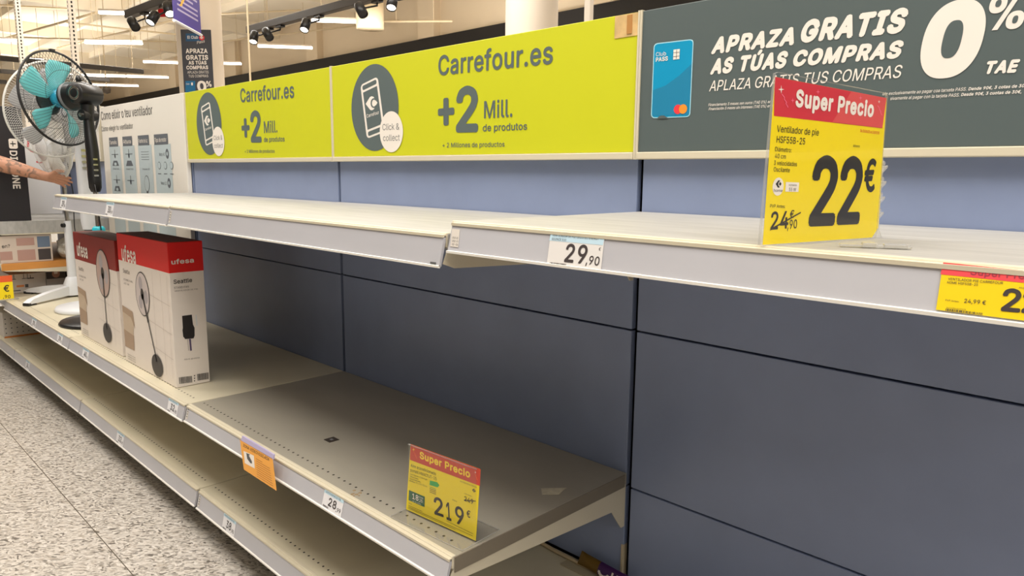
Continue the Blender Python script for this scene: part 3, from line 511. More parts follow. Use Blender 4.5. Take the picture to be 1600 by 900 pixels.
def lime_print(pl, dx):
    P = lambda x, y: pl.px(x, y)
    o0 = pl.o.copy(); pl2 = Plane(o0, pl.u, pl.v, pl.mb)
    pl2.o = o0
    class Sh:  # the same artwork, shifted along the run
        pass
    T = Vector((dx, 0, 0)); n0 = len(pl.mb.v)
    pl2.ptext('Carrefour.es', (685, 118.3), (863.7, 99.7), 31, SLATE, 2, .022)
    l, r, t_, b_ = P(684.5, 174.5), P(710, 174), P(697, 153), P(697, 196); cu, cv, k = (l[0]+r[0])/2, (t_[1]+b_[1])/2, .0105
    pl2.rrect(l[0], cv-k, r[0], cv+k, k*.6, SLATE, 2); pl2.rrect(cu-k*1.15, b_[1], cu+k*1.15, t_[1], k*.6, SLATE, 2.5)
    pl2.ptext('2', (712.5, 207.3), (747, 206.6), 72, SLATE, 2, .035, fit='bbox')
    pl2.ptext('Mill.', (756.5, 185.2), (800.7, 182.6), 27, SLATE, 2, .014)
    pl2.ptext('de produtos', (754.5, 205.3), (823.7, 202.8), 11, SLATE, 2, .016)
    pl2.ptext('+ 2 Millones de productos', (691.5, 230.5), (788.6, 229.2), 7.2, SLATE, 2, .008)
    l, r = P(549.3, 168), P(623, 168); t_, b_ = P(586, 99.8), P(586, 235.8)
    pl2.ellipse((l[0]+r[0])/2, (t_[1]+b_[1])/2, (r[0]-l[0])/2, (t_[1]-b_[1])/2, SLATE, 2)
    # telephone outline, tilted
    q = [P(563.4, 133), P(590.5, 119.5), P(602, 206), P(573.6, 217)]
    def lerp(u, v):
        a = [q[3][k]+(q[2][k]-q[3][k])*u for k in (0, 1)]; c = [q[0][k]+(q[1][k]-q[0][k])*u for k in (0, 1)]
        return (a[0]+(c[0]-a[0])*v, a[1]+(c[1]-a[1])*v)
    def rq(u0, v0, u1, v1, ru, rv, m, l):
        pts = []
        for cx, cy, a0 in ((u1-ru, v0+rv, -90), (u1-ru, v1-rv, 0), (u0+ru, v1-rv, 90), (u0+ru, v0+rv, 180)):
            for k in range(5): a = math.radians(a0+k*22.5); pts.append(lerp(cx+ru*math.cos(a), cy+rv*math.sin(a)))
        pl2.poly(pts, m, l)
    rq(0, 0, 1, 1, .16, .075, WHITEP, 3)
    rq(.1, .035, .9, .115, .06, .03, SLATE, 4); rq(.1, .155, .9, .845, .01, .005, SLATE, 4); rq(.1, .885, .9, .965, .06, .03, SLATE, 4)
    c = P(581, 161.5); e = P(572.5, 161.5); h = P(581, 151)
    logo(pl2, c[0], c[1], 2.15*(c[0]-e[0]), 2.1*(h[1]-c[1]), WHITEP, SLATE, 5)
    pl2.ptext('Carrefour', (573.6, 184.2), (593, 177.8), 5.2, WHITEP, 5, .01)
    l, r = P(593.9, 206), P(630.2, 206); t_, b_ = P(612, 173.8), P(612, 238)
    pl2.ellipse((l[0]+r[0])/2, (t_[1]+b_[1])/2, (r[0]-l[0])/2, (t_[1]-b_[1])/2, WHITEP, 5)
    pl2.ptext('Click &', (598.3, 203.6), (624.5, 202.4), 9.6, BUB, 6, -.004)
    pl2.ptext('collect', (599.3, 220.4), (625.2, 219.6), 9.6, BUB, 6, -.004)
    for k in range(n0, len(pl.mb.v)): pl.mb.v[k] = pl.mb.v[k] + T
for i, (x0, x1, zb, zt, lab) in enumerate(((SEAM[1], SEAM[2], 1.288, 1.606, 'lime green header sign further away, next to the white guide board'),
                                           (SEAM[2], SEAM[3], 1.288, 1.606, 'nearer and wider-looking lime green header sign left of the dark grey one'))):
    t, p, pl = header(x0, x1, zb, zt, LIME, lab); lime_print(pl, (-X1, 0)[i])
    p.build('board', t)
    if i == 1:   # torn corner with bare fibreboard
        q = MB(); q.box((x1-.072, -.0235, zt-.052), (x1-.004, -.0222, zt-.001), mat('torn_fibreboard', (212, 178, 122), .8, noise=.2, nscale=30)); q.box((x1-.036, -.025, zt-.046), (x1-.022, -.0235, zt-.004), mat('bare_wood', (182, 128, 66), .7)); q.build('torn_corner', t)

t, p, pl = header(SEAM[3], SEAM[4], 1.288, 1.606, DKGREEN, 'dark grey instalment header sign with the huge white zero')
pl.ptext('APRAZA', (1111, 85), (1240.4, 70.3), 26, WHITEP, 2, .07, .25)
pl.ptext('GRATIS', (1250.5, 67.5), (1416, 50.5), 35, WHITEP, 2, .07, .25)
pl.ptext('AS TÚAS', (1109.5, 116.9), (1230, 106), 24.5, WHITEP, 2, .07, .25)
pl.ptext('COMPRAS', (1238.7, 104.5), (1409.8, 90.5), 25, WHITEP, 2, .07, .25)
pl.ptext('APLAZA GRATIS TUS COMPRAS', (1108, 142.8), (1408.7, 121.2), 16.3, WHITEP, 2, .006, .2)
pl.ptext('Financiamento 3 meses sen xuros (TAE 0%) en h', (1107, 166), (1208.8, 160.8), 4.2, WHITEP, 2, .008, .2)
pl.ptext('Financiación 3 meses sin intereses (TAE 0%) en h', (1107.5, 172.4), (1208, 167.4), 4.2, WHITEP, 2, .008, .2)
pl.ptext('ble exclusivamente ao pagar coa tarxeta PASS.', (1379, 149), (1510, 141.6), 4.8, WHITEP, 2, .004, .2)
pl.ptext('Dende 90€, 3 cotas de 30€', (1513, 141.4), (1606, 136), 4.8, WHITEP, 2, .03, .2)
pl.ptext('sivamente al pagar con la tarjeta PASS.', (1391, 156.4), (1499, 150.8), 4.8, WHITEP, 2, .004, .2)
pl.ptext('Desde 90€, 3 cuotas de 30€,', (1501.6, 150.3), (1596, 145.6), 4.8, WHITEP, 2, .03, .2)
P = pl.px
def ring(x0, y0, x1, y1, hx0, hy0, hx1, hy1, skew, p1=2.3, p2=2.6):
    a, c = P(x0, (y0+y1)/2), P(x1, (y0+y1)/2); t_, b_ = P((x0+x1)/2, y0), P((x0+x1)/2, y1)
    rv = (t_[1]-b_[1])/2; ru = (c[0]-a[0])/2*.965
    pl.ellipse((a[0]+c[0])/2, (t_[1]+b_[1])/2, ru, rv, WHITEP, 2, 64, skew, p1)
    a, c = P(hx0, (hy0+hy1)/2), P(hx1, (hy0+hy1)/2); t_, b_ = P((hx0+hx1)/2, hy0), P((hx0+hx1)/2, hy1)
    pl.ellipse((a[0]+c[0])/2, (t_[1]+b_[1])/2, (c[0]-a[0])/2*.95, (t_[1]-b_[1])/2, DKGREEN, 3, 48, skew, p2)
ring(1440, 0.8, 1538.4, 121.4, 1472.4, 32.4, 1503.6, 90.4, .12)
ring(1546, -8, 1574.5, 20.4, 1555.5, 0, 1565, 11, .12)
ring(1571.8, 17, 1600.5, 45, 1582, 24.5, 1591, 36.5, .12)
pl.pxpoly([(1549.5, 47.6), (1558.5, 46.8), (1599, -13), (1590, -12)], WHITEP, 2)
pl.ptext('TAE', (1540, 116), (1591.5, 113.2), 20, WHITEP, 2, .07, .25)
TEALC = mat('card_teal', (0, 150, 196), .4); TEALD = mat('card_teal_deep', (30, 130, 170), .4)
def quadround(pts, r, m, l):
    out = []; n = len(pts)
    for i, (x, y) in enumerate(pts):
        p0, p1 = pts[i-1], pts[(i+1) % n]
        d0 = math.hypot(p0[0]-x, p0[1]-y); d1 = math.hypot(p1[0]-x, p1[1]-y)
        A = (x+(p0[0]-x)/d0*r, y+(p0[1]-y)/d0*r); B = (x+(p1[0]-x)/d1*r, y+(p1[1]-y)/d1*r)
        for k in range(6):
            t = k/5; out.append(((1-t)**2*A[0]+2*t*(1-t)*x+t*t*B[0], (1-t)**2*A[1]+2*t*(1-t)*y+t*t*B[1]))
    pl.pxpoly(out, m, l)
quadround([(1017.2, 185), (1078.6, 182.8), (1084.2, 60.8), (1021.8, 68)], 7, mat('card_edge', (176, 226, 240), .4), 2)
quadround([(1018.5, 183.4), (1077.4, 181.4), (1082.8, 62.4), (1023.1, 69.4)], 6, TEALC, 3)
pl.pxpoly([(1019.5, 181), (1076.5, 179.5), (1081, 100), (1062, 118), (1040, 134), (1021, 141)], TEALD, 4)
pl.pxpoly([(1027, 185.6), (1030, 182), (1034, 180.6), (1038.5, 180.8), (1042, 183), (1045, 185)], DKGREEN, 5)
pl.ptext('Club', (1025.3, 88.2), (1041, 86.6), 6, WHITEP, 5, .0); pl.ptext('PASS', (1025.2, 96.8), (1044, 94.6), 6.6, WHITEP, 5, .035)
pl.pxpoly([(1052.3, 93.4), (1062, 92.3), (1062.8, 76.6), (1053, 77.8)], WHITEP, 5)
for yy in (82, 88): pl.pxpoly([(1052.6, yy+.4), (1062.4, yy-.6), (1062.4, yy), (1052.6, yy+1)], GREYP, 6)
pl.pxpoly([(1057, 92), (1057.7, 92), (1058.2, 78), (1057.5, 78)], GREYP, 6)
for x, y, m, l in ((1059.7, 170.8, mat('disc_red', (236, 62, 70), .4), 5), (1067.8, 170.4, mat('disc_orange', (250, 150, 50), .4), 6)):
    c = P(x, y); e = P(x+6.4, y); h = P(x, y-7.4); pl.ellipse(c[0], c[1], e[0]-c[0], h[1]-c[1], m, l, 24)
p.build('board', t)
# white band of the far bay's header
t, p, pl = header(SEAM[0]-X1, SEAM[0]-.03, 1.30, 1.62, WHITEC, 'plain white header board beyond the white guide board'); p.build('board', t)

# white fan guide board over the whole of bay -1
p = MB(); gx0, gx1 = -2.628, -1.345; gy = -.026
p.box((gx0, gy, .50), (gx1, -.004, 1.607), WHITEC, bevel=.002)
pl = Plane((0, gy-.0003, 0), (1, 0, 0), (0, 0, 1), p, .0006)
DKTXT = mat('guide_text', (92, 90, 90), .5); CELL = mat('guide_cell', (190, 204, 208), .5); ICON = mat('guide_icon', (96, 102, 110), .5)
pl.ptext('Como elixir o teu ventilador', (158.5, 187.5), (238.5, 178.5), 12.5, DKTXT, 2, -.006)
pl.ptext('Cómo elegir tu ventilador', (159, 205.5), (208, 200.5), 7.5, DKTXT, 2, -.006)
cols = [((170.5, 229), (187.5, 228), 'Tamaño'), ((191.5, 228), (210, 227.5), 'Altura'), ((215.5, 227), (236.5, 226), 'Fuente de luz'), ((240.5, 226), (266.5, 225), 'Tipo de motor')]
for (a, c, name) in cols:
    u0, v0 = pl.px(*a); u1, v1 = pl.px(*c); vb = .80
    pl.rect(u0, vb, u1, v0, CELL, 1)
    pl.rect(u0, .955, u1, .97, WHITEC, 2)
    pl.rect(u0+.01, v0-.002, u1-.03, v0+.052, ICON, 2); pl.text(name, u0+.02, v0+.012, u1-u0-.07, .022, WHITEP, 3, .01)
    cu = (u0+u1)/2; wd = u1-u0
    for k, vv in enumerate((v0-.05, v0-.20)):
        if name in ('Tamaño', 'Altura'):
            pl.rect(cu-wd*.30, vv, cu+wd*.30, vv+.004, ICON, 2); pl.rect(cu-.004, vv-.012, cu+.004, vv+.03, ICON, 2); pl.ellipse(cu, vv-.008, .012, .013, ICON, 2, 16)
            q = vv-.065
            if not (name == 'Altura' and k): pl.poly([(cu-wd*.30, q), (cu+wd*.30, q), (cu+wd*.17, q+.03), (cu-wd*.17, q+.03)], ICON, 2)
            if name == 'Tamaño': pl.ellipse(cu, q+.011, .022, .009, CELL, 3, 16)
            pl.text('DORMITORIO' if k == 0 else 'SALON', cu-wd*.3, q-.022, wd*.6, .008, ICON, 2)
        elif name == 'Fuente de luz':
            if k == 0:
                for j in range(4): pl.rect(cu-.06, vv-.03+j*.014, cu+.06, vv-.028+j*.014, ICON, 2)
                pl.text('Integrada LED', cu-.055, vv-.085, .11, .009, ICON, 2)
            else:
                pl.ellipse(cu, vv-.01, .040, .045, ICON, 2, 24); pl.ellipse(cu, vv-.01, .036, .041, CELL, 3, 24); pl.rect(cu-.014, vv-.075, cu+.014, vv-.05, ICON, 2)
        else:
            pl.text('Motor AC' if k == 0 else 'Motor DC', u0+.07, vv-.01, wd*.34, .016, ICON, 2); pl.ellipse(u0+wd*.78, vv, .022, .026, ICON, 2, 16); pl.ellipse(u0+wd*.78, vv, .010, .010, CELL, 3, 16)
            for j in range(3):
                if k == 0: pl.ellipse(u0+.06+j*.085, vv-.06, .022, .020, ICON, 2, 16); pl.ellipse(u0+.06+j*.085, vv-.06, .019, .017, CELL, 3, 16); pl.rect(u0+.035+j*.085, vv-.105, u0+.08+j*.085, vv-.101, ICON, 2)
tag(p.build('guide_board'), 'white board with a guide to choosing a fan, behind the display fans', 'sign')

# ================================================================ shelf labels
def railplane(key):
    x0, x1, z, d, rh = SHELF[key]; yt, yb = -d-.007, -d-.018; zt, zb = z-.007, z-rh+.004
    return Plane((0, yb-.0006, zb), (1, 0, 0), (0, yt-yb, zt-zb))
PAPER = mat('label_paper', (232, 230, 232), .45); SKY = mat('label_blue', (190, 218, 232), .45); INK = mat('label_ink', (62, 54, 54), .5)
def rail_vh(key): x0, x1, z, d, rh = SHELF[key]; return math.hypot(.011, rh-.011)
def label(key, pxc, wd, big, small, txt, lab):
    pl = railplane(key); u = pl.px(*pxc)[0]; H = rail_vh(key)
    pl.mb.box((0, 0, 0), (wd, H, .0004), PAPER, Matrix(((pl.u.x, pl.v.x, pl.n.x, pl.W(u-wd/2, 0).x), (pl.u.y, pl.v.y, pl.n.y, pl.W(u-wd/2, 0).y), (pl.u.z, pl.v.z, pl.n.z, pl.W(u-wd/2, 0).z), (0, 0, 0, 1))))
    pl.step = .0003; pl.o = pl.o + pl.n*.0004; a = u-wd/2
    pl.rect(a, H*.80, a+wd, H, SKY, 1)
    pl.text(txt, a+wd*.06, H*.85, wd*.8, H*.085, INK, 2)
    pl.text(big, a+wd*.30, H*.24, wd*.40, H*.46, INK, 2, .02)
    if small: pl.text(small, a+wd*.72, H*.19, wd*.22, H*.22, INK, 2, .01)
    pl.bars((a+wd*.05, H*.07), (a+wd*.34, H*.07), H*.09, INK, 2, 14)
    return tag(pl.mb.build('price_label'), lab, 'price label', 'paper price labels in the shelf rails')
label('T1', (99, 317), .085, '29', ',90', 'VENTILADOR DE PIE', 'tiny paper label at the far left end of the upper shelf rail')
label('T1', (172, 323), .085, '30', ',99', 'VENTILADOR DE PIE', 'paper label reading 30 on the upper shelf rail above the red cartons')
label('M0', (53, 504), .085, '29', ',90', 'VENTILADOR', 'faint label on the rail in front of the white fan feet')
label('M0', (93, 532), .085, '39', ',90', 'VENTILADOR', 'label on the rail in front of the black fan base')
label('M1', (134, 551), .085, '40', ',90', 'VENTILADOR DE PIE', 'paper label reading 40 under the further red and white carton')
label('M1', (270, 636), .085, '32', ',90', 'VENTILADOR DE PIE', 'paper label reading 32 on the middle rail, right of the cartons')
label('M2', (521, 781), .085, '28', ',99', 'VENTILADOR DE PIE', 'paper label reading 28,99 on the middle rail near the yellow sign')
label('B0', (43, 571), .085, '36', ',90', 'VENTILADOR', 'faint label on the far part of the bottom rail')
label('B1', (188, 684), .085, '32', ',90', 'VENTILADOR', 'paper label reading 32 on the bottom rail')
label('B2', (358, 820), .085, '38', ',90', 'VENTILADOR DE PIE', 'paper label reading 38,90 on the bottom rail')

def pxslab(pl, pts, m, th=.0006):
    q = [pl.px(*p) for p in pts]; n = len(q)
    pl.mb.add([pl.W(u, v) for u, v in q]+[pl.W(u, v)+pl.n*th for u, v in q], [tuple(reversed(range(n))), tuple(range(n, 2*n))]+[(i, (i+1) % n, n+(i+1) % n, n+i) for i in range(n)], m)
    pl.o = pl.o + pl.n*th; pl.step = .0002
# 29,90 label on the nearest rail
pl = railplane('T3')
pxslab(pl, [(854.6, 412.6), (938.9, 422.4), (945, 369.8), (861.2, 362.6)], mat('label_paper_near', (222, 218, 214), .45))
pl.pxpoly([(858.4, 375.8), (942.2, 383.2), (945, 369.8), (861.2, 362.6)], SKY, 1)
pl.ptext('VENTILADOR DE PIE CECOTEC ENERGY', (863.2, 369.2), (935.8, 375.3), 3.6, INK, 2)
pl.ptext('SILENCE 510', (862.2, 374.8), (884.5, 376.8), 3.4, INK, 2)
pl.ptext('29', (881.2, 409.4), (915, 412.8), 28.5, INK, 2, .022)
pl.ptext(',90', (915, 412.6), (935.6, 415.4), 13.6, INK, 2, .015)
pl.ptext('€', (935.5, 391.2), (938.5, 391.5), 4.8, INK, 2)
a, c = pl.px(858.8, 413.6), pl.px(884.5, 416.2); h = pl.px(858.8, 409.6); pl.bars(a, c, h[1]-a[1], INK, 2, 22)
tag(pl.mb.build('price_label'), 'white label reading 29,90 on the nearest upper rail', 'price label')
# small matrix sticker at the rail's left end (left blank of code)
pl = railplane('T3'); pxslab(pl, [(703.6, 385), (716, 386.4), (718.6, 358.6), (706.6, 357.2)], mat('sticker_paper', (216, 208, 198), .5), .0004)
for j in range(3): pl.ptext('00 0' if j else '0 0', (706.2+j*.2, 383-j*5.2), (715+j*.2, 384-j*5.2), 3, GREYP, 1)
tag(pl.mb.build('rail_sticker'), 'small pale sticker at the left end of the nearest upper rail', 'sticker')
pl = railplane('T2'); pxslab(pl, [(672, 412.4), (681, 413.6), (681.4, 410), (672.4, 408.8)], GREYP, .0003)
tag(pl.mb.build('rail_mark'), 'tiny grey sticker near the right end of the second upper rail', 'sticker')
for key, x_, lab in (('T2', .016, 'narrow pale sticker at the left end of the second upper rail'), ('M2', .020, 'narrow pale sticker at the left end of the rail with the orange card'), ('B2', .020, 'narrow pale sticker at the left end of the nearest bottom rail')):
    pl = railplane(key); H_ = rail_vh(key)
    pl.mb.add([pl.W(x_, .008), pl.W(x_+.012, .008), pl.W(x_+.012, H_-.008), pl.W(x_, H_-.008)]+[pl.W(x_, .008, 1), pl.W(x_+.012, .008, 1), pl.W(x_+.012, H_-.008, 1), pl.W(x_, H_-.008, 1)], [(3, 2, 1, 0), (4, 5, 6, 7), (0, 1, 5, 4), (1, 2, 6, 5), (2, 3, 7, 6), (3, 0, 4, 7)], MATS['sticker_paper'])
    for k in range(4): pl.rect(x_+.003, .014+k*.008, x_+.009, .018+k*.008, GREYP, 2)
    tag(pl.mb.build('rail_sticker'), lab, 'sticker')
# yellow rail label, near right edge
pl = railplane('T3')
pxslab(pl, [(1462.6, 484), (1640, 506), (1652, 428), (1473.9, 410)], mat('yellow_label', (238, 206, 14), .45))
pl.pxpoly([(1469.6, 428.6), (1649, 447), (1652, 428), (1473.9, 410)], mat('label_coral', (238, 78, 84), .45), 1)
pl.ptext('Super Pre', (1516, 429.4), (1600.5, 436.6), 10.8, mat('label_maroon', (160, 56, 72), .5), 2, .02)
pl.ptext('cio', (1602, 436.8), (1628, 439), 10.8, MATS['label_maroon'], 2, .02)
pl.ptext('VENTILADOR PIE CARREFOUR', (1481.3, 437.4), (1567, 444.3), 3.8, INK, 2, .004); pl.ptext('HOME HSF55B-25', (1480, 443), (1528, 446.9), 3.8, INK, 2, .004)
pl.ptext('24,99 €', (1506.5, 473), (1540, 476.2), 6.4, INK, 2, .008); pl.ptext('PVP Antes:', (1477.3, 470.2), (1498.5, 472.4), 2.6, INK, 2)
pl.ptext('2', (1563.6, 486), (1593.6, 488.6), 36, MATS['label_ink'], 2, .03); pl.ptext('2', (1595.5, 488.8), (1626, 491.4), 36, INK, 2, .03)
pl.ptext('Ahora', (1592, 450.6), (1604, 451.6), 2.6, INK, 2)
a, c = pl.px(1477.4, 485.4), pl.px(1535.2, 492.4); h = pl.px(1477.4, 482.0); pl.bars(a, c, h[1]-a[1], INK, 2, 40)
pl.ptext('3614356627122', (1478.5, 481.8), (1509, 485), 2.2, INK, 2)
tag(pl.mb.build('price_label'), 'yellow and coral label on the nearest upper rail at the right edge', 'price label')

# orange surveillance card hanging on the middle rail
oc = Vector((.555, -.640, .4085)); pts = [(381.4, 733.6), (432.2, 766.6), (426, 716.4), (375.3, 687)]
plv = Plane((0, -.634, .41), (1, 0, 0), (0, .16, 1))
t = thing('notice_card', 'orange surveillance notice hanging from the middle shelf rail', 'notice', tuple(plv.W(*plv.px(407, 750))))
pxslab(plv, pts, mat('orange_card', (240, 168, 70), .45), .0008)
plv.ptext('ZONA VIDEOVIGILADA', (379.8, 697.6), (420.6, 720.6), 4.4, BLACKP, 1, .012)
plv.pxpoly([(382.6, 723.6), (398.2, 732.2), (396.7, 712.0), (380.6, 704.4)], WHITEP, 1)
plv.pxpoly([(386.5, 717), (391.5, 723.6), (394, 724.5), (393.6, 720.5), (389, 711.6), (385.4, 710.6)], GREYP, 2)
plv.pxpoly([(384.6, 707.6), (386, 712), (391, 711), (389.6, 709.6)], GREYP, 2)
for k in range(9):
    plv.line(plv.px(400+k*.2, 716.5+k*3.4), plv.px((410 if k == 0 else 421+k*.7), 722.2+k*3.9+(0 if k == 0 else 6)), .0014, mat('notice_text', (170, 112, 50), .5), 1)
plv.mb.build('card', t)
q = MB(); Tm = [plv.W(*plv.px(*p_)) for p_ in ((376.2, 688.5), (426.6, 718), (427.6, 710.5), (378.5, 681))]
q.add(Tm+[v_+Vector((0, .004, 0)) for v_ in Tm], [(0, 1, 2, 3), (7, 6, 5, 4), (0, 4, 5, 1), (1, 5, 6, 2), (2, 6, 7, 3), (3, 7, 4, 0)], mat('lilac_plastic', (188, 178, 214), .3)); q.build('hanger_strip', t)

# ================================================================ price signs in clear holders
# big sign on the nearest upper shelf
Pb = onZ(1191, 383, 1.1497); Qb = onZ(1364, 371, 1.1497)
pl = Plane(Pb + Vector((0, 0, .0)), Qb-Pb, (0, 0, 1)); pl.step = .0002
t = thing('price_sign', 'large yellow and red price sign reading 22 in a clear stand', 'price sign', (Pb.x*.5+Qb.x*.5, Pb.y*.5+Qb.y*.5, 1.148), 'yellow and red price signs')
back = pl.n.copy()
PY = mat('sign_yellow', (246, 220, 14), .4)
pxslab(pl, [(1191.5, 382.6), (1362, 371), (1371.5, 356), (1384.8, 153.2), (1210.4, 120)], PY, .0005)
RB = mat('sign_red', (210, 52, 66), .4)
pl.pxpoly([(1209, 181), (1378.3, 200.4), (1384.8, 153.2), (1210.4, 120)], RB, 1)
pl.pxpoly([(1300, 190.6), (1378.3, 200.4), (1384.8, 153.2), (1330, 142.6)], mat('sign_red_light', (222, 84, 84), .4), 2)
pl.ptext('Super Precio', (1241.5, 167), (1363.5, 183.6), 28, WHITEP, 4, .054)
BK = mat('sign_black', (44, 40, 36), .45)
for txt, a, c, h, bo in (('Ventilador de pie', (1213.4, 206), (1278.8, 212), 10.5, .004), ('HSF55B-25', (1213, 222.8), (1257.3, 226), 10.5, .006), ('Diámetro:', (1210.6, 236.3), (1236.3, 238.2), 7, .004), ('40 cm', (1210.3, 247), (1227.4, 248.2), 7, .004), ('3 velocidades', (1208.7, 257.8), (1244.7, 259.8), 7, .004), ('Oscilante', (1208.3, 268), (1233.5, 269.3), 7, .004), ('PVP Antes:', (1202.7, 324.2), (1226.5, 325), 5, 0), ('Ahora', (1332.5, 229.8), (1342.7, 230.3), 4, 0)):
    pl.ptext(txt, a, c, h, BK, 2, bo)
pl.ptext('De 25/06/25 al 13/07/25', (1343.7, 206.2), (1373.5, 210), 4.4, REDP, 2, .01)
pl.ptext('2', (1262.4, 354.2), (1303.5, 352.6), 112.5, BK, 2, .034, fit='bbox'); pl.ptext('2', (1306.3, 351.8), (1342, 350.2), 108.5, BK, 2, .034, fit='bbox')
pl.ptext('€', (1348.5, 301.4), (1366, 300), 53, BK, 2, .028, fit='bbox')
pl.ptext('24', (1203.4, 359.2), (1231, 357), 28, BK, 2, .02); pl.ptext(',90', (1229.8, 358), (1244.7, 356.6), 14, BK, 2, .012); pl.ptext('€', (1233.6, 340.6), (1240.2, 340.2), 12, BK, 2, .012)
pl.pxpoly([(1201.7, 360.4), (1203, 357), (1250.3, 330.8), (1250, 333)], BK, 6)
def pxell(pl, x, y, rx, ry, m, l):
    c = pl.px(x, y); e = pl.px(x+rx, y); h = pl.px(x, y-ry); pl.ellipse(c[0], c[1], math.hypot(e[0]-c[0], e[1]-c[1]), h[1]-c[1], m, l, 28)
pxell(pl, 1215.4, 291.6, 8.6, 14.2, WHITEP, 2)
c_ = pl.px(1216, 287.4); e_ = pl.px(1220.5, 287.4); h_ = pl.px(1216, 281.5); logo(pl, c_[0], c_[1], 2*(e_[0]-c_[0]), 2*(h_[1]-c_[1]), BK, WHITEP, 3)
pl.ptext('home', (1208.5, 299.8), (1222, 300), 4.6, BK, 3)
pl.pxpoly([(1226.6, 299.4), (1247, 299.8), (1248.4, 285.2), (1227.6, 284.4)], WHITEP, 2); pl.ptext('55 W', (1232, 298.4), (1243, 298.6), 5, BK, 3); pl.ptext('POTENCIA', (1232, 290.6), (1244.5, 290.8), 2.4, BK, 3)
def star(pl, x, y, r, m, l, ry=None):
    ry = ry or r*1.35; pts = []
    for k in range(8):
        a = k*math.pi/4; f = 1 if k % 2 == 0 else .22; pts.append((x+r*f*math.cos(a), y-ry*f*math.sin(a)))
    c = pl.px(x, y); q = [pl.px(*p_) for p_ in pts]
    pl.poly([c]+q, m, l, [(0, k+1, (k+1) % 8+1) for k in range(8)])
def zig(pl, x, y, s_, m, l):
    pts = [(0, 0), (4, 5), (3.2, 7), (7, 12), (5.5, 13), (9, 19)]
    for (a, b_), (c, d) in zip(pts[:-1], pts[1:]): pl.line(pl.px(x+a*s_, y+b_*s_), pl.px(x+c*s_, y+d*s_), .0011, m, l)
PINK = mat('sign_pink', (246, 120, 150), .4)
star(pl, 1220, 139.8, 5, WHITEP, 3); zig(pl, 1221, 147, 1.1, PINK, 3); star(pl, 1277.5, 143.6, 3.4, PINK, 3); star(pl, 1238, 157, 3.2, PINK, 3); star(pl, 1344, 153, 3, PINK, 3); star(pl, 1373, 159, 2.2, WHITEP, 3); zig(pl, 1370.5, 165, .8, PINK, 3)
pl.mb.build('printed_card', t)
# clear sleeve: front and back sheets with rounded outline
sl = Plane(Pb+back*.0022, Qb-Pb, (0, 0, 1)); out = [(1187.5, 384.2), (1189, 386)]
q = [(1188.2, 383.4), (1189.5, 384.6), (1355, 378.6), (1366, 376.8), (1370, 371), (1387.6, 150), (1386, 145.4), (1218, 112.6), (1212.4, 114.2)]
uv = [sl.px(*p_) for p_ in q]; mbs = MB(); n = len(uv)
uv = [(u_, max(v_, -.0005)) for u_, v_ in uv]
f_ = [sl.W(u_, v_) for u_, v_ in uv]; k_ = [v_-back*.0042 for v_ in f_]
mbs.add(f_, [tuple(range(n))], CLEAR); mbs.add(k_, [tuple(reversed(range(n)))], CLEAR)
mbs.add(f_+k_, [(i, n+i, n+(i+1) % n, (i+1) % n) for i in range(n)], CLEAREDGE); mbs.keep = True
mbs.build('clear_sleeve', t)
# toothed clear upright and base clip behind the sleeve's right edge
ux = Qb + (Qb-Pb).normalized()*.004 - back*.004
dirr = (Qb-Pb).normalized(); m2 = MB()
Tm = Matrix(((dirr.x, -back.x, 0, ux.x), (dirr.y, -back.y, 0, ux.y), (0, 0, 1, 1.1485), (0, 0, 0, 1)))
prof = [(0, 0), (.030, 0), (.022, .010), (.019, .024), (.017, .108), (.012, .116), (0, .118)]
m2.prism(prof, .002, .005, CLEAREDGE, 'y', Tm)
for k in range(4): m2.prism([(.002, .024+k*.022), (.018, .034+k*.022), (.018, .037+k*.022), (.002, .028+k*.022)], -.004, .008, CLEAREDGE, 'y', Tm); m2.tube([Tm @ Vector((.010, -.003, .040+k*.022)), Tm @ Vector((.010, .009, .040+k*.022))], .003, CLEAREDGE, 8)
m2.build('toothed_upright', t)
m2 = MB()
fa, fb = onZ(1311, 384.5, 1.1485), onZ(1424, 389, 1.1485); d_ = (fb-fa).normalized(); nn = Vector((-d_.y, d_.x, 0))
Tm = Matrix(((d_.x, nn.x, 0, fa.x), (d_.y, nn.y, 0, fa.y), (0, 0, 1, 1.1485), (0, 0, 0, 1))); L_ = (fb-fa).length
m2.box((0, -.006, 0), (L_, .006, .0035), CLEAREDGE, Tm, .001); m2.box((L_*.32, -.008, 0), (L_*.52, .008, .006), CLEAREDGE, Tm, .001); m2.box((L_*.62, -.007, 0), (L_*.95, .007, .005), CLEAREDGE, Tm, .001)
m2.build('base_clip', t)

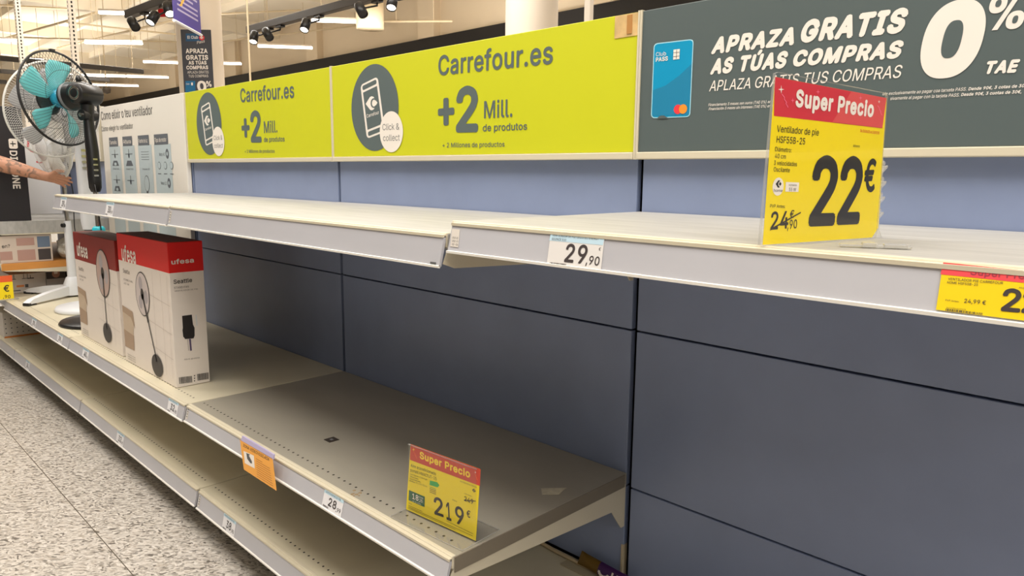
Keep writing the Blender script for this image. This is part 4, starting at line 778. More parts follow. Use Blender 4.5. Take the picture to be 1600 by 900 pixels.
# smaller sign on the grey middle shelf
zd = .4806; Pb = onZ(634.7, 795.8, zd+.002); Qb = onZ(743.7, 845.3, zd+.002)
t = thing('price_sign', 'small yellow and red price sign reading 219 on the grey shelf', 'price sign', (1.2, -.52, zd), 'yellow and red price signs')
pl = Plane(Pb, Qb-Pb, (0, 0, 1)); back = pl.n.copy(); dirr = (Qb-Pb).normalized()
pxslab(pl, [(634.9, 795.6), (743.6, 845), (751.1, 733), (641.8, 693.8)], mat('sign_yellow_small', (246, 222, 20), .4), .0005)
RS = mat('sign_brick', (206, 66, 46), .4)
pl.pxpoly([(640.6, 718.4), (750.0, 759.4), (751.1, 733), (641.8, 693.8)], RS, 1)
pl.ptext('Super Precio', (656, 716.3), (734.7, 747.2), 11.4, mat('sign_gold', (250, 216, 50), .4), 2, .045)
for txt, a, c, h, bo in (('Aire acondicionado', (642.2, 729), (681.4, 742.6), 4.6, .002), ('portátil HMAC9JT-25', (641.6, 736.4), (682.4, 750.6), 4.6, .002), ('Con frigorías 2.300 frg/h', (641, 741.4), (668, 750.6), 2.2, 0), ('Temporizador', (640.6, 745), (654, 749.6), 2.2, 0), ('Deshumidificador', (640.4, 748.6), (657.5, 754.2), 2.2, 0), ('Medidas: 70 x 35 x 32 cm', (640.1, 751.8), (667.5, 761.2), 2.2, 0)):
    pl.ptext(txt, a, c, h, BK, 2, bo)
GR = mat('sign_green', (60, 176, 84), .4)
pl.pxpoly([(671.3, 757.6), (684, 761.5), (686.8, 758.2), (683.2, 753.4), (672, 750.6)], GR, 2)
for k in range(4): pl.line(pl.px(671.6, 760.6+k*2.6), pl.px(681.4, 764.4+k*2.6), .0012, BK if k else GR, 2)
pl.pxpoly([(638.6, 781.3), (663.4, 792.2), (663.9, 776), (639.3, 765.6)], mat('sign_dark_green', (20, 98, 64), .4), 2)
pl.ptext('18', (644.6, 779.2), (654.2, 783), 8.6, WHITEP, 3, .02); pl.ptext(',25', (654.6, 783.4), (660.4, 785.6), 4.6, WHITEP, 3, .01); pl.ptext('€/mes', (654.6, 777.4), (661.4, 779.8), 2.6, WHITEP, 3)
pl.ptext('en 12 cuotas', (645, 783.6), (658, 788.6), 2.2, WHITEP, 3)
pl.ptext('2', (679.0, 803.4), (693.4, 808.4), 27.6, BK, 2, .02); pl.ptext('1', (698, 811.8), (705.6, 814.6), 27.6, BK, 2, .02); pl.ptext('9', (711.4, 816.8), (725.2, 822.6), 27.6, BK, 2, .02)
pl.ptext('€', (729, 806.8), (734.8, 809.6), 11, BK, 2, .015)
pl.ptext('249', (725.6, 782.4), (739.6, 788.2), 7.6, BK, 2, .008); pl.line(pl.px(725.6, 781), pl.px(743.8, 782.8), .0016, BK, 6)
pl.ptext('PVP Antes:', (726, 772), (737.6, 776.4), 1.8, BK, 2); pl.ptext('Ahora', (707, 781.6), (714, 784.2), 2, BK, 2); pl.ptext('De 25/06/25 al 13/07/25', (719.4, 752.6), (745, 762.6), 2, BK, 2)
c_ = pl.px(740.8, 766.4); e_ = pl.px(743.6, 766.4); h_ = pl.px(740.8, 763.6); logo(pl, c_[0], c_[1], 2*(e_[0]-c_[0]), 2*(h_[1]-c_[1]), BK, MATS['sign_yellow_small'], 2)
for k, (a, c) in enumerate((((638.6, 785.6), (644, 788)), ((638, 789.4), (660, 799)), ((637.6, 791.6), (739, 837.4)), ((697.5, 813.6), (739.6, 834.2)), ((637.2, 793.4), (712, 827.6)))):
    pl.line(pl.px(*a), pl.px(*c), .0007, BK, 2)
star(pl, 646.4, 702.4, 2.2, MATS['sign_gold'], 2, 3.4); zig(pl, 646.6, 706, .55, mat('sign_orange', (240, 110, 50), .4), 2); star(pl, 743, 738, 1.5, WHITEP, 2, 2.6); zig(pl, 741.8, 740.6, .5, MATS['sign_orange'], 2)
pl.mb.build('printed_card', t)
m2 = MB(); H_ = .160; Wd = (Qb-Pb).length
Tm = Matrix(((dirr.x, -back.x, 0, Pb.x), (dirr.y, -back.y, 0, Pb.y), (0, 0, 1, zd), (0, 0, 0, 1)))
m2.box((.011, -.0022, .0005), (Wd+.002, -.0012, H_), CLEAR, Tm); m2.box((.011, .0006, .0005), (Wd+.002, .0016, H_), CLEAR, Tm)
m2.box((.011, -.0022, H_-.0008), (Wd+.0025, .0016, H_+.0006), CLEAREDGE, Tm); m2.build('clear_sleeve', t)
m2 = MB(); m2.box((-.004, -.045, 0), (Wd+.004, .070, .0016), CLEAR, Tm, .0004)
for e0, e1 in (((-.004, -.0455, 0), (Wd+.004, -.0445, .0018)), ((Wd+.0035, -.045, 0), (Wd+.0045, .07, .0018)), ((-.0045, -.045, 0), (-.0035, .07, .0018)), ((-.004, .0695, 0), (Wd+.004, .0705, .0018))): m2.box(e0, e1, CLEAREDGE, Tm)
m2.build('clear_foot', t)

# marks left on the grey shelf
q = MB(); a = onZ(518, 687, .4793); q.box((a.x-.016, a.y-.016, .4791), (a.x+.016, a.y+.016, .4799), mat('rust_patch', (52, 42, 34), .6)); q.box((a.x-.005, a.y-.004, .4799), (a.x+.005, a.y+.004, .4803), GREYPL)
tag(q.build('adhesive_square'), 'small dark square stuck on the grey middle shelf', 'adhesive pad')
q = MB(); pp = [onZ(*c, .4794) for c in ((845.5, 763), (885.5, 762.5), (880, 766.5), (873, 772.8), (847, 773))]; n = 5
q.add(pp+[v_+Vector((0, 0, .0004)) for v_ in pp], [tuple(range(n)), tuple(range(n, 2*n))]+[(i, (i+1) % n, n+(i+1) % n, n+i) for i in range(n)], mat('old_tape', (206, 198, 176), .5, noise=.12, nscale=60))
tag(q.build('tape_strip'), 'torn strip of old tape on the right of the grey middle shelf', 'tape')
q = MB(); rnd = random.Random(3)
for k in range(14):
    a = onZ(548+rnd.random()*18, 766+rnd.random()*9, .4793); r_ = .002+rnd.random()*.003
    q.lathe([(0, .0006), (r_*.7, .0005), (r_, 0)], mat('glue_residue', (150, 128, 96), .8), 7, Matrix.Translation((a.x, a.y, .479)))
tag(q.build('glue_residue'), 'brown crumbs of glue by the front edge of the grey shelf', 'residue')['kind'] = 'stuff'

# ================================================================ fan cartons
def carton(name, x0, x1, yf, yb, z0, h, band, redm, label):
    t = thing(name, label, 'box', ((x0+x1)/2, (yf+yb)/2, z0), 'red and white stand fan cartons')
    p = MB(); p.box((x0, yf, z0), (x1, yb, z0+h), CARTON, bevel=.002)
    zb = z0+band
    p.box((x0-.0004, yf-.0004, zb), (x1+.0004, yb+.0004, z0+h+.0002), redm, bevel=.002)
    pl = Plane((x0, yf-.0006, z0), (1, 0, 0), (0, 0, 1), p, .0003); W_ = x1-x0
    return t, p, pl
GREYT = mat('carton_text', (120, 112, 106), .5); FANG = mat('print_fan', (60, 56, 54), .5); PFAN = mat('print_blade', (178, 170, 172), .5); SOFA = mat('print_sofa', (204, 184, 160), .5); SOFAD = mat('print_sofa_shade', (176, 150, 126), .5); LINE = mat('print_line', (206, 196, 188), .5)
def fan_picture(pl, cx, cv, r, bx, bv, pole, low):
    pl.ellipse(cx, cv, r, r*1.16, FANG, 3, 36); pl.ellipse(cx, cv, r*.93, r*1.10, low, 4, 36)
    for k in range(3):
        a = math.radians(90+k*120+20); pl.ellipse(cx+r*.5*math.cos(a), cv+r*.58*math.sin(a), r*.26, r*.36, PFAN, 5, 18)
    pl.ellipse(cx, cv, r*.24, r*.3, FANG, 6, 20)
    pl.line((cx, cv), (cx+(bx-cx)*.42, cv+(bv-cv)*.42), .016, FANG, 6); pl.line((cx+(bx-cx)*.42, cv+(bv-cv)*.42), (bx, bv), .008, FANG, 6)
    pl.ellipse(bx, bv-.014, .055, .042, FANG, 6, 28)
def carton_front(pl, W_, H_, band, low):
    pl.poly([(.008, .06), (.10, .06), (.13, .18), (.12, .215), (.008, .225)], SOFA, 1); pl.poly([(.008, .06), (.115, .06), (.12, .12), (.008, .13)], SOFAD, 2); pl.poly([(.008, .20), (.10, .19), (.14, .15), (.125, .215), (.008, .226)], SOFAD, 2)
    for u in (.36, .44, .50): pl.line((u, .03), (u, band-.01), .0015, LINE, 1)
    for v in (.10, .19, .29): pl.line((.30, v+.02), (W_-.01, v), .0015, LINE, 1)
    pl.text('ufesa', .05, H_-.105, .155, .062, WHITEP, 3, .03)
    pl.text('Seattle', .05, band-.045, .075, .016, GREYT, 3, .005); pl.text('STAND FAN', .05, band-.075, .10, .008, GREYT, 3); pl.text('45 W', .05, band-.09, .06, .007, GREYT, 3)
    for k in range(3): pl.text('Ventilador de pie', .03, .03-k*.009, .09, .005, GREYT, 3)
z0 = .4797
t, p, pl = carton('fan_carton', -.725, -.201, -.551, -.433, z0, .511, .405, REDBOX, 'nearer red and white fan carton, with a side panel facing the camera')
carton_front(pl, .524, .511, .405, mat('print_pale', (214, 202, 198), .5))
fan_picture(pl, .25, .30, .072, .355, .062, None, MATS['print_pale'])
ps = Plane((-.201+.0006, -.551, z0), (0, 1, 0), (0, 0, 1), p, .0003)
ps.ptext('ufesa', (267.8, 413.4), (303, 410), 7.6, WHITEP, 2, .028)
ps.ptext('Seattle', (271.4, 443.8), (300.2, 440.6), 6.6, BLACKP, 2, .016)
ps.ptext('STAND FAN', (272, 451.4), (295, 449.2), 3.2, GREYT, 2); ps.ptext('VENTILADOR DE PIE', (272.6, 456), (309, 452.4), 2, GREYT, 2)
bx_ = [(284.4, 493.6), (299.6, 491.6), (301.4, 507), (303.9, 512), (304, 524.6), (302.4, 528.6), (289.4, 529.8), (286.2, 526), (285, 516), (285.6, 512)]
ps.pxpoly(bx_, BLACKP, 2); ps.pxpoly([(292, 530), (294, 529.8), (296, 547.6), (294, 548)], LINE, 2); ps.pxpoly([(295.2, 529.6), (298, 529.4), (299.8, 547.6), (297, 548)], mat('print_violet', (92, 78, 110), .5), 2)
ps.pxpoly([(305.6, 492), (306.2, 492), (308, 509), (307.4, 509)], SKY, 2)
ps.ptext('Altura ajustable', (287.6, 562.8), (312, 559.6), 2.2, GREYT, 2)
for (a, c) in (((280, 600), (300.5, 597.4)), ((308.6, 594.8), (326, 592))):
    A_ = ps.px(*a); C_ = ps.px(*c); h_ = ps.px(a[0], a[1]-10.4); ps.bars(A_, C_, h_[1]-A_[1], BLACKP, 2, int(a[0]))
for k in range(3): ps.pxpoly([(303, 596-k*4), (304.6, 595.8-k*4), (304.6, 594-k*4), (303, 594.2-k*4)], BLACKP, 2)
# top flaps
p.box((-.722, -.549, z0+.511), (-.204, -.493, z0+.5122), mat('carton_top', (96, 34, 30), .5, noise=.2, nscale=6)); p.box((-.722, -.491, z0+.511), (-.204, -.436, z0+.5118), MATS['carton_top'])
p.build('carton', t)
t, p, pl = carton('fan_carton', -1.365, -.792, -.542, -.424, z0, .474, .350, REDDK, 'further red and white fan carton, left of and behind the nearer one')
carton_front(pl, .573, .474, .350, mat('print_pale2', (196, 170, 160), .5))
fan_picture(pl, .40, .325, .088, .40, .085, None, MATS['print_pale2'])
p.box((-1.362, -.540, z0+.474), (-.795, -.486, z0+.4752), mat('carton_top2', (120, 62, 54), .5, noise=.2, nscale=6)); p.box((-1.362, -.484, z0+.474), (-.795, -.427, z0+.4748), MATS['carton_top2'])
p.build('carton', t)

# ================================================================ stand fans
def frame_of(c, d, upv=(0, 0, 1)):
    d = Vector(d).normalized(); y = Vector(upv).cross(d).normalized(); z = d.cross(y)   # local +z = air direction
    return Matrix(((y.x, z.x, d.x, c[0]), (y.y, z.y, d.y, c[1]), (y.z, z.z, d.z, c[2]), (0, 0, 0, 1)))
def guard(r, r0, z0, z1, depth, n, wire, m, T, twist=0., rings=1):
    """a domed wire guard from hub radius r0 to rim radius r"""
    g = MB()
    for k in range(n):
        a0 = 2*math.pi*k/n; pts = []
        for j in range(8):
            f = j/7; rr = r0+(r-r0)*f; zz = z1 + (z0-z1)*(f**3.2)
            a = a0+twist*(1-f); pts.append((rr*math.cos(a), rr*math.sin(a), zz))
        g.tube(pts, wire, m, 4, T, False)
    def circ(rr, zz, w_):
        g.tube([(rr*math.cos(2*math.pi*k/48), rr*math.sin(2*math.pi*k/48), zz) for k in range(49)], w_, m, 5, T, False)
    circ(r, z0, wire*3.2)
    for q in range(rings):
        f = .45+.3*q; circ(r0+(r-r0)*f, z1+(z0-z1)*f**3.2, wire*1.3)
    return g
def blades(n, r0, r1, m, T, ph=0.):
    out = []
    for k in range(n):
        g = MB(); a0 = 2*math.pi*k/n+ph; vs = []; fs = []
        U, V = 7, 6
        for i in range(U):
            f = i/(U-1); rr = r0+(r1-r0)*f; wd = math.radians(22+9*math.sin(f*2.6)) * (1 if f < .9 else .8)
            for j in range(V):
                g_ = j/(V-1)-.5; a = a0+wd*g_*1.25+.28*f; z = .018-.05*g_*(1-.35*f)
                vs.append((rr*math.cos(a), rr*math.sin(a), z))
        nV = len(vs); vs += [(x, y, z-.0025) for x, y, z in vs]
        for i in range(U-1):
            for j in range(V-1):
                q = (i*V+j, i*V+j+1, (i+1)*V+j+1, (i+1)*V+j); fs.append(q); fs.append(tuple(nV+x for x in reversed(q)))
        for i in range(U-1):
            for j in (0, V-1): fs.append((i*V+j, (i+1)*V+j, nV+(i+1)*V+j, nV+i*V+j))
        for j in range(V-1):
            for i in (0, U-1): fs.append((i*V+j, i*V+j+1, nV+i*V+j+1, nV+i*V+j))
        g.add(vs, fs, m, True, T); out.append(g)
    return out
def blade_mat(name, rgb, alpha):
    m = mat(name, rgb, .15, alpha=alpha); nt = m.node_tree; b = nt.nodes['Principled BSDF']; o = nt.nodes['Material Output']
    tl = nt.nodes.new('ShaderNodeBsdfTranslucent'); tl.inputs[0].default_value = (*s2l(rgb), 1); mx = nt.nodes.new('ShaderNodeMixShader'); mx.inputs[0].default_value = .42
    nt.links.new(b.outputs[0], mx.inputs[1]); nt.links.new(tl.outputs[0], mx.inputs[2]); nt.links.new(mx.outputs[0], o.inputs[0]); return m
TBL = blade_mat('turquoise_blade', (150, 232, 236), .9); GBL = mat('grey_blade', (186, 186, 190), .25, alpha=.9); WBL = mat('white_blade', (228, 226, 220), .3)
def fan_head(t, c, d, r, wire, wm, bm_, hubm, motorm, nb, nw, dep=.075, ph=0., motor_len=.16, motor_r=.058, rim=.0055):
    T = frame_of(c, d)
    fg = sub(guard(r, .066, .004, dep, 0, nw, wire, wm, T, .35), 'front_guard', t)
    q = MB(); q.lathe([(0, dep+.006), (.064, dep+.004), (.070, dep-.002), (.064, dep-.006)], motorm, 28, T); q.build('badge', fg)
    sub(guard(r, .05, -.004, -dep*.75, 0, nw, wire, wm, T, -.25), 'back_guard', t)
    q = MB(); q.tube([(r*1.01*math.cos(2*math.pi*k/64), r*1.01*math.sin(2*math.pi*k/64), 0) for k in range(65)], rim, wm, 8, T, False); q.box((-.012, r, -.008), (.012, r+.012, .008), wm, T); q.build('rim_clip', t)
    for g in blades(nb, .038, r*.86, bm_, T, ph): g.build('blade', t)
    q = MB(); q.lathe([(0, .036), (.022, .034), (.040, .022), (.046, 0), (.046, -.022), (0, -.024)], hubm, 28, T); q.build('hub', t)
    q = MB(); s_ = -dep*.7
    q.lathe([(0, s_+.012), (motor_r*.95, s_+.012), (motor_r*1.05, s_), (motor_r*1.05, s_-.03), (motor_r, s_-.05), (motor_r, s_-motor_len*.62), (motor_r*.92, s_-motor_len*.85), (motor_r*.7, s_-motor_len*.97), (0, s_-motor_len)], motorm, 32, T)
    mo = sub(q, 'motor_housing', t)
    gx = T @ Matrix.Translation((0, 0, s_-motor_len*.78)) @ Matrix.Rotation(math.pi/2, 4, 'Y')
    q = MB(); q.lathe([(0, -motor_r*1.02), (motor_r*.72, -motor_r*1.02), (motor_r*.78, -motor_r*.9), (motor_r*.78, motor_r*.9), (motor_r*.72, motor_r*1.02), (0, motor_r*1.02)], motorm, 28, gx)
    for zz in (-motor_r*1.03, motor_r*1.03): q.lathe([(motor_r*.34, zz), (motor_r*.42, zz*1.03), (motor_r*.50, zz)], CHROME if motorm is BLACKPL else GREYPL, 24, gx)
    q.build('gear_housing', mo)
    q = MB(); q.lathe([(motor_r*1.052, s_-.004), (motor_r*1.075, s_-.012), (motor_r*1.052, s_-.02)], GREYPL, 32, T); q.build('motor_ring', mo)
    q = MB(); q.lathe([(0, 0), (.012, 0), (.014, .012), (.010, .03), (0, .031)], motorm, 16, T @ Matrix.Translation((0, motor_r*.95, s_-motor_len*.6)) @ Matrix.Rotation(-math.pi/2, 4, 'X')); q.build('oscillation_knob', mo)
    return T
def loft(g, secs, m, n=20):    # (x, y, z, rx, ry)
    vs = [(x+rx*math.copysign(abs(math.cos(2*math.pi*k/n))**.7, math.cos(2*math.pi*k/n)), y+ry*math.copysign(abs(math.sin(2*math.pi*k/n))**.7, math.sin(2*math.pi*k/n)), z) for x, y, z, rx, ry in secs for k in range(n)]
    g.add(vs, [(i*n+k, i*n+(k+1) % n, (i+1)*n+(k+1) % n, (i+1)*n+k) for i in range(len(secs)-1) for k in range(n)], m, True)
    g.add(vs[:n], [tuple(reversed(range(n)))], m); g.add(vs[-n:], [tuple(range(n))], m)
ZM = .4788
# --- black fan with turquoise blades
ax, ay = -1.600, -.370
t = thing('stand_fan', 'black stand fan with turquoise blades, largest and nearest of the fans', 'fan', (ax, ay, ZM), 'stand fans on display')
q = MB(); q.lathe([(0, 0), (.20, 0), (.205, .006), (.198, .016), (.12, .026), (.035, .036), (.018, .05), (0, .05)], BLACKPL, 48, Matrix.Translation((ax, ay, ZM))); q.build('base', t)
q = MB(); q.tube([(ax, ay, ZM+.03), (ax, ay, 1.14)], .0125, CHROME, 16); q.build('pole', t)
q = MB(); q.lathe([(0, -.03), (.022, -.03), (.028, -.012), (.029, .012), (.020, .022), (0, .022)], mat('turquoise_collar', (40, 190, 208), .3), 24, Matrix.Translation((ax, ay, .935))); q.build('height_collar', t)
q = MB(); loft(q, [(ax, ay, 1.125, .019, .019), (ax, ay, 1.145, .029, .026), (ax, ay, 1.20, .030, .028), (ax-.004, ay, 1.32, .029, .027), (ax-.008, ay-.002, 1.40, .025, .025), (ax-.012, ay-.003, 1.46, .021, .022), (ax-.012, ay-.003, 1.50, .023, .021)], BLACKPL)
cb = sub(q, 'control_column', t)
q = MB()
for k in range(4): q.box((ax+.024, ay-.010, 1.20+k*.026), (ax+.033, ay+.010, 1.208+k*.026), CHROME)
q.build('speed_button', cb)
piv = Vector((ax-.012, ay-.003, 1.49)); dA = Vector((-.862, -.494, -.117)).normalized(); cA = Vector((-1.763, -.447, 1.573))
q = MB(); q.tube([piv-Vector((0, 0, .02)), piv+Vector((0, 0, .05))], [.026, .03], BLACKPL, 16); q.tube([piv+Vector((.016, -.034, 0)), piv+Vector((-.016, .034, 0))], .026, BLACKPL, 20); q.tube([piv+Vector((.019, -.040, 0)), piv+Vector((.016, -.034, 0))], .010, CHROME, 14); q.build('tilt_joint', t)
fan_head(t, cA, dA, .222, .00075, WIREBLK, TBL, TURQHUB, BLACKPL, 5, 78, .075, .3, .125, .064)
q = MB(); q.tube([(ax+.03, ay-.01, 1.16), (ax+.05, ay-.012, 1.13), (ax+.055, ay-.01, 1.02), (ax+.05, ay, .88), (ax+.07, ay+.03, .72), (ax+.10, ay+.06, .52), (ax+.16, ay+.09, ZM+.004), (ax+.20, ay+.12, ZM+.004)], .0032, BLACKPL, 6); q.build('power_cord', t)

# --- white fan with push buttons, round base
wx, wy = -2.00, -.305
t = thing('stand_fan', 'white stand fan with push buttons and round base, behind the black fan', 'fan', (wx, wy, ZM), 'stand fans on display')
q = MB(); q.lathe([(0, 0), (.190, 0), (.195, .008), (.186, .024), (.10, .036), (.03, .046), (0, .046)], WHITEPL, 48, Matrix.Translation((wx, wy, ZM))); q.build('base', t)
q = MB(); q.tube([(wx, wy, ZM+.03), (wx, wy, .95)], .0135, CHROME, 16); q.build('pole', t)
q = MB(); q.lathe([(0, -.05), (.036, -.05), (.037, -.03), (.030, -.024), (.033, .01), (.026, .018), (.024, .05), (0, .05)], GREYPL, 24, Matrix.Translation((wx, wy, .875))); q.build('height_collar', t)
q = MB(); loft(q, [(wx, wy, .915, .034, .03), (wx, wy, .96, .041, .035), (wx, wy, 1.15, .042, .036), (wx-.006, wy, 1.32, .04, .035), (wx-.012, wy, 1.40, .028, .028), (wx-.014, wy, 1.46, .022, .022)], WHITEPL); cb = sub(q, 'control_column', t)
q = MB()
for k in range(4): q.box((wx+.036, wy-.02, 1.235+k*.03), (wx+.048, wy+.008, 1.247+k*.03), CHROME)
q.build('speed_button', cb)
dC = Vector((-.957, -.27, .10)).normalized(); cC = Vector((-2.190, -.377, 1.546))
fan_head(t, cC, dC, .248, .0008, WIREWHT, GBL, GREYPL, WHITEPL, 5, 110, .08, .1, .19, .06, rim=.0035)
q = MB(); q.tube([(wx-.01, wy, 1.455), (wx-.016, wy-.004, 1.50)], .03, WHITEPL, 16); q.build('tilt_joint', t)

# --- small white fan with cross foot
sx_, sy_ = -2.54, -.275
t = thing('stand_fan', 'small white fan on a slim stem with splayed feet, touched by the hand', 'fan', (sx_, sy_, ZM), 'stand fans on display')
q = MB(); loft(q, [(sx_, sy_, ZM+.010, .055, .05), (sx_, sy_, ZM+.075, .052, .046), (sx_, sy_, ZM+.112, .036, .032), (sx_, sy_, ZM+.118, .028, .026)], WHITEPL); q.build('foot_hub', t)
for k, (dx, dy) in enumerate(((.206, -.283), (-.283, -.18), (.27, .14), (-.19, .25))):
    q = MB(); L_ = math.hypot(dx, dy); T_ = Matrix.Translation((sx_, sy_, ZM)) @ Matrix.Rotation(math.atan2(dy, dx), 4, 'Z')
    prof = [(.04, .012), (L_, .010), (L_+.004, .018), (L_-.03, .034), (L_*.6, .052), (.05, .066)]
    q.prism(prof, -.019, .019, WHITEPL, 'y', T_); lg = sub(q, 'leg', t)
    q = MB(); q.box((L_-.012, -.02, 0), (L_+.008, .02, .016), BLACKPL, T_, .003); q.box((L_-.05, -.018, 0), (L_-.012, .018, .0105), BLACKPL, T_); q.build('rubber_foot', lg)
q = MB(); loft(q, [(sx_, sy_, ZM+.112, .027, .024), (sx_, sy_, .90, .022, .02), (sx_, sy_, .93, .020, .018)], WHITEPL); q.build('stem', t)
q = MB(); q.tube([(sx_+.010, sy_-.020, .905), (sx_+.016, sy_-.034, .905)], [.013, .012], BLACKPL, 16); q.build('height_knob', t)
q = MB(); q.tube([(sx_, sy_, .92), (sx_, sy_, 1.20)], .0115, CHROME, 16); q.build('pole', t)
q = MB(); q.tube([(sx_, sy_, 1.18), (sx_, sy_+.03, 1.26), (-2.535, -.235, 1.34)], [.018, .022, .024], WHITEPL, 16); q.build('tilt_joint', t)
dB = Vector((.187, -.974, -.125)).normalized(); cB = Vector((-2.520, -.317, 1.357))
fan_head(t, cB, dB, .183, .0009, WIREWHT, WBL, WHITEPL, WHITEPL, 3, 80, .065, .6, .13, .045, rim=.0035)
q = MB(); q.tube([(sx_+.03, sy_+.02, 1.27), (sx_+.05, sy_+.03, 1.1), (sx_+.06, sy_+.02, .9), (sx_+.09, sy_+.02, .72), (sx_+.13, sy_+.05, .55), (sx_+.16, sy_+.08, ZM+.004)], .003, BLACKPL, 6); q.build('power_cord', t)

# ================================================================ goods in the far bay
TX = SEAM[0]-.014
def graphic_box(name, lo, hi, m, label, cat, draw=None, group=None, face='x'):
    p = MB(); p.box(lo, hi, m, bevel=.002)
    pl = Plane((hi[0]+.0004, lo[1], lo[2]), (0, 1, 0), (0, 0, 1), p, .0005)
    if draw: draw(pl, hi[1]-lo[1], hi[2]-lo[2])
    return tag(p.build(name), label, cat, group)
def digi(pl, W_, H_):
    # lettering reads downwards
    plr = Plane(pl.o, -pl.v, pl.u, pl.mb, .0006)
    a = pl.px(13.5, 217); e = pl.px(24.5, 296)
    u0 = -a[1]; L_ = a[1]-e[1]; v0 = a[0]-.002; h = .034
    plr.rrect(u0-.002, v0, u0+.055, v0+h*1.25, .010, WHITEP, 2); plr.rect(u0+.012, v0+h*.5, u0+.042, v0+h*.62, BLACKP, 3); plr.rect(u0+.024, v0+h*.2, u0+.030, v0+h*1.0, BLACKP, 3)
    plr.text('DIGIONE', u0+.066, v0, L_-.07, h*1.1, WHITEP, 2, .03)
BLKBOX = mat('black_carton', (34, 30, 34), .45)
graphic_box('tall_carton', (-3.16, -.592, .9305), (TX-.01, -.425, 1.585), BLKBOX, 'tall black carton with white vertical lettering on the far white shelf', 'box', digi)
def swoosh(pl, W_, H_):
    R_ = mat('swoosh_red', (206, 30, 50), .45)
    for a, c, w_ in (((48.5, 198), (45.5, 215), .010), ((45.5, 215), (43, 231), .013), ((43, 231), (50, 236.5), .012), ((50, 236.5), (66, 241.5), .010), ((56.5, 252.5), (61, 254.4), .008), ((61, 254.4), (69, 253), .008)): pl.line(pl.px(*a), pl.px(*c), w_, R_, 2)
a = onZ(55, 333, .9305); b_ = onZ(86, 331, .9305)
graphic_box('appliance_box', (-3.75, -.40, .9305), (-3.36, -.10, 1.50), mat('white_box', (228, 226, 226), .5), 'white box with a red swoosh beside the tall black carton', 'box', swoosh)
PKA = mat('photo_a', (178, 140, 128), .5); PKB = mat('photo_b', (104, 120, 142), .5); PKC = mat('photo_c', (66, 58, 58), .5)
def pics(pl, W_, H_):
    for u0, u1, v0, v1, m in ((.0, .06, .02, .07, PKA), (.085, .175, .10, .145, PKA), (.085, .175, .012, .075, PKA), (.19, .255, .085, .15, PKB), (.19, .255, .01, .075, PKC)): pl.rect(u0, v0, u1, v1, m, 1)
    pl.text('en?', .012, .092, .04, .02, BLACKP, 2, .01)
graphic_box('picture_box', (-3.05, -.595, .6835), (TX-.02, -.33, .845), mat('beige_box', (206, 190, 176), .5), 'beige box with small photos on the far wood-coloured shelf', 'box', pics)
def icons(pl, W_, H_):
    for u, v in ((.02, .10), (.07, .10), (.09, .10)): pl.rect(u, v-.015, u+.003, v+.015, GREYP, 1); pl.rect(u-.008, v-.016, u+.011, v-.012, GREYP, 1)
    pl.rect(.03, .035, .07, .048, mat('icon_orange', (236, 150, 80), .5), 1); pl.rect(.075, .03, .092, .05, GREYP, 1); pl.rect(.01, .012, .05, .018, GREYP, 1); pl.poly([(.07, .125), (.085, .135), (.10, .13), (.085, .128)], BLACKP, 1); pl.rect(.09, .082, .125, .088, BLACKP, 1); pl.rect(.105, .088, .108, .105, BLACKP, 1)
FXB = -2.87
def fyz(x, y): p_ = onX(x, y, FXB); return p_.y, p_.z
graphic_box('lamp_box', (-3.15, fyz(14, 423)[0], .479), (FXB, fyz(71, 430)[0], fyz(71, 425)[1]), mat('pale_box', (212, 206, 200), .5), 'pale grey box with line icons on the far middle shelf', 'box', icons)
def photo(pl, W_, H_):
    pl.rect(.002, .07, W_-.002, H_-.002, PKC, 1); pl.ellipse(.055, .10, .022, .025, mat('photo_skin', (176, 128, 108), .5), 2, 14); pl.rect(.045, .10, .065, .135, WHITEP, 3)
graphic_box('photo_box', (-3.17, fyz(72.5, 440)[0], .479), (FXB, fyz(103, 440)[0], fyz(80, 424)[1]), mat('grey_box', (176, 172, 168), .5), 'small box with a dark photo beside the pale icon box', 'box', photo)
graphic_box('dark_carton', (-3.2, fyz(104.5, 440)[0], .479), (FXB-.01, -.02, .60), mat('dark_carton', (44, 36, 32), .6), 'dark carton at the back of the far middle shelf', 'box', None)
def dots(pl, W_, H_):
    for i in range(8):
        for j in range(4): pl.ellipse(.012+i*(W_-.02)/8, .03+j*.03, .004, .004, GREYP, 1, 8)
    pl.rect(0, 0, W_, .010, mat('crate_orange', (220, 130, 50), .5), 2)
graphic_box('dotted_box', (-3.30, -.560, .179), (-3.02, -.30, .34), mat('crate_white', (214, 206, 196), .5), 'white dotted box with an orange lower edge on the far bottom shelf', 'box', dots)
# clear bag of white parts
bm = bmesh.new(); bmesh.ops.create_icosphere(bm, subdivisions=3, radius=1); rnd = random.Random(11)
from mathutils import noise as mn
vs = []
for v in bm.verts:
    d = v.co.normalized(); k = 1+.28*mn.noise(d*2.3+Vector((3, 1, 0)))+.12*mn.noise(d*6); vs.append(Vector((-2.755+d.x*.06*k, -.215+d.y*.075*k, max(.684, .752+d.z*.07*k))))
q = MB(); bm.verts.index_update(); q.add(vs, [[v.index for v in f.verts] for f in bm.faces], mat('bag_plastic', (206, 200, 188), .18, alpha=.8, noise=.2, nscale=25), False); bm.free()
tag(q.build('plastic_bag'), 'crumpled translucent bag on the far wood-coloured shelf', 'bag')
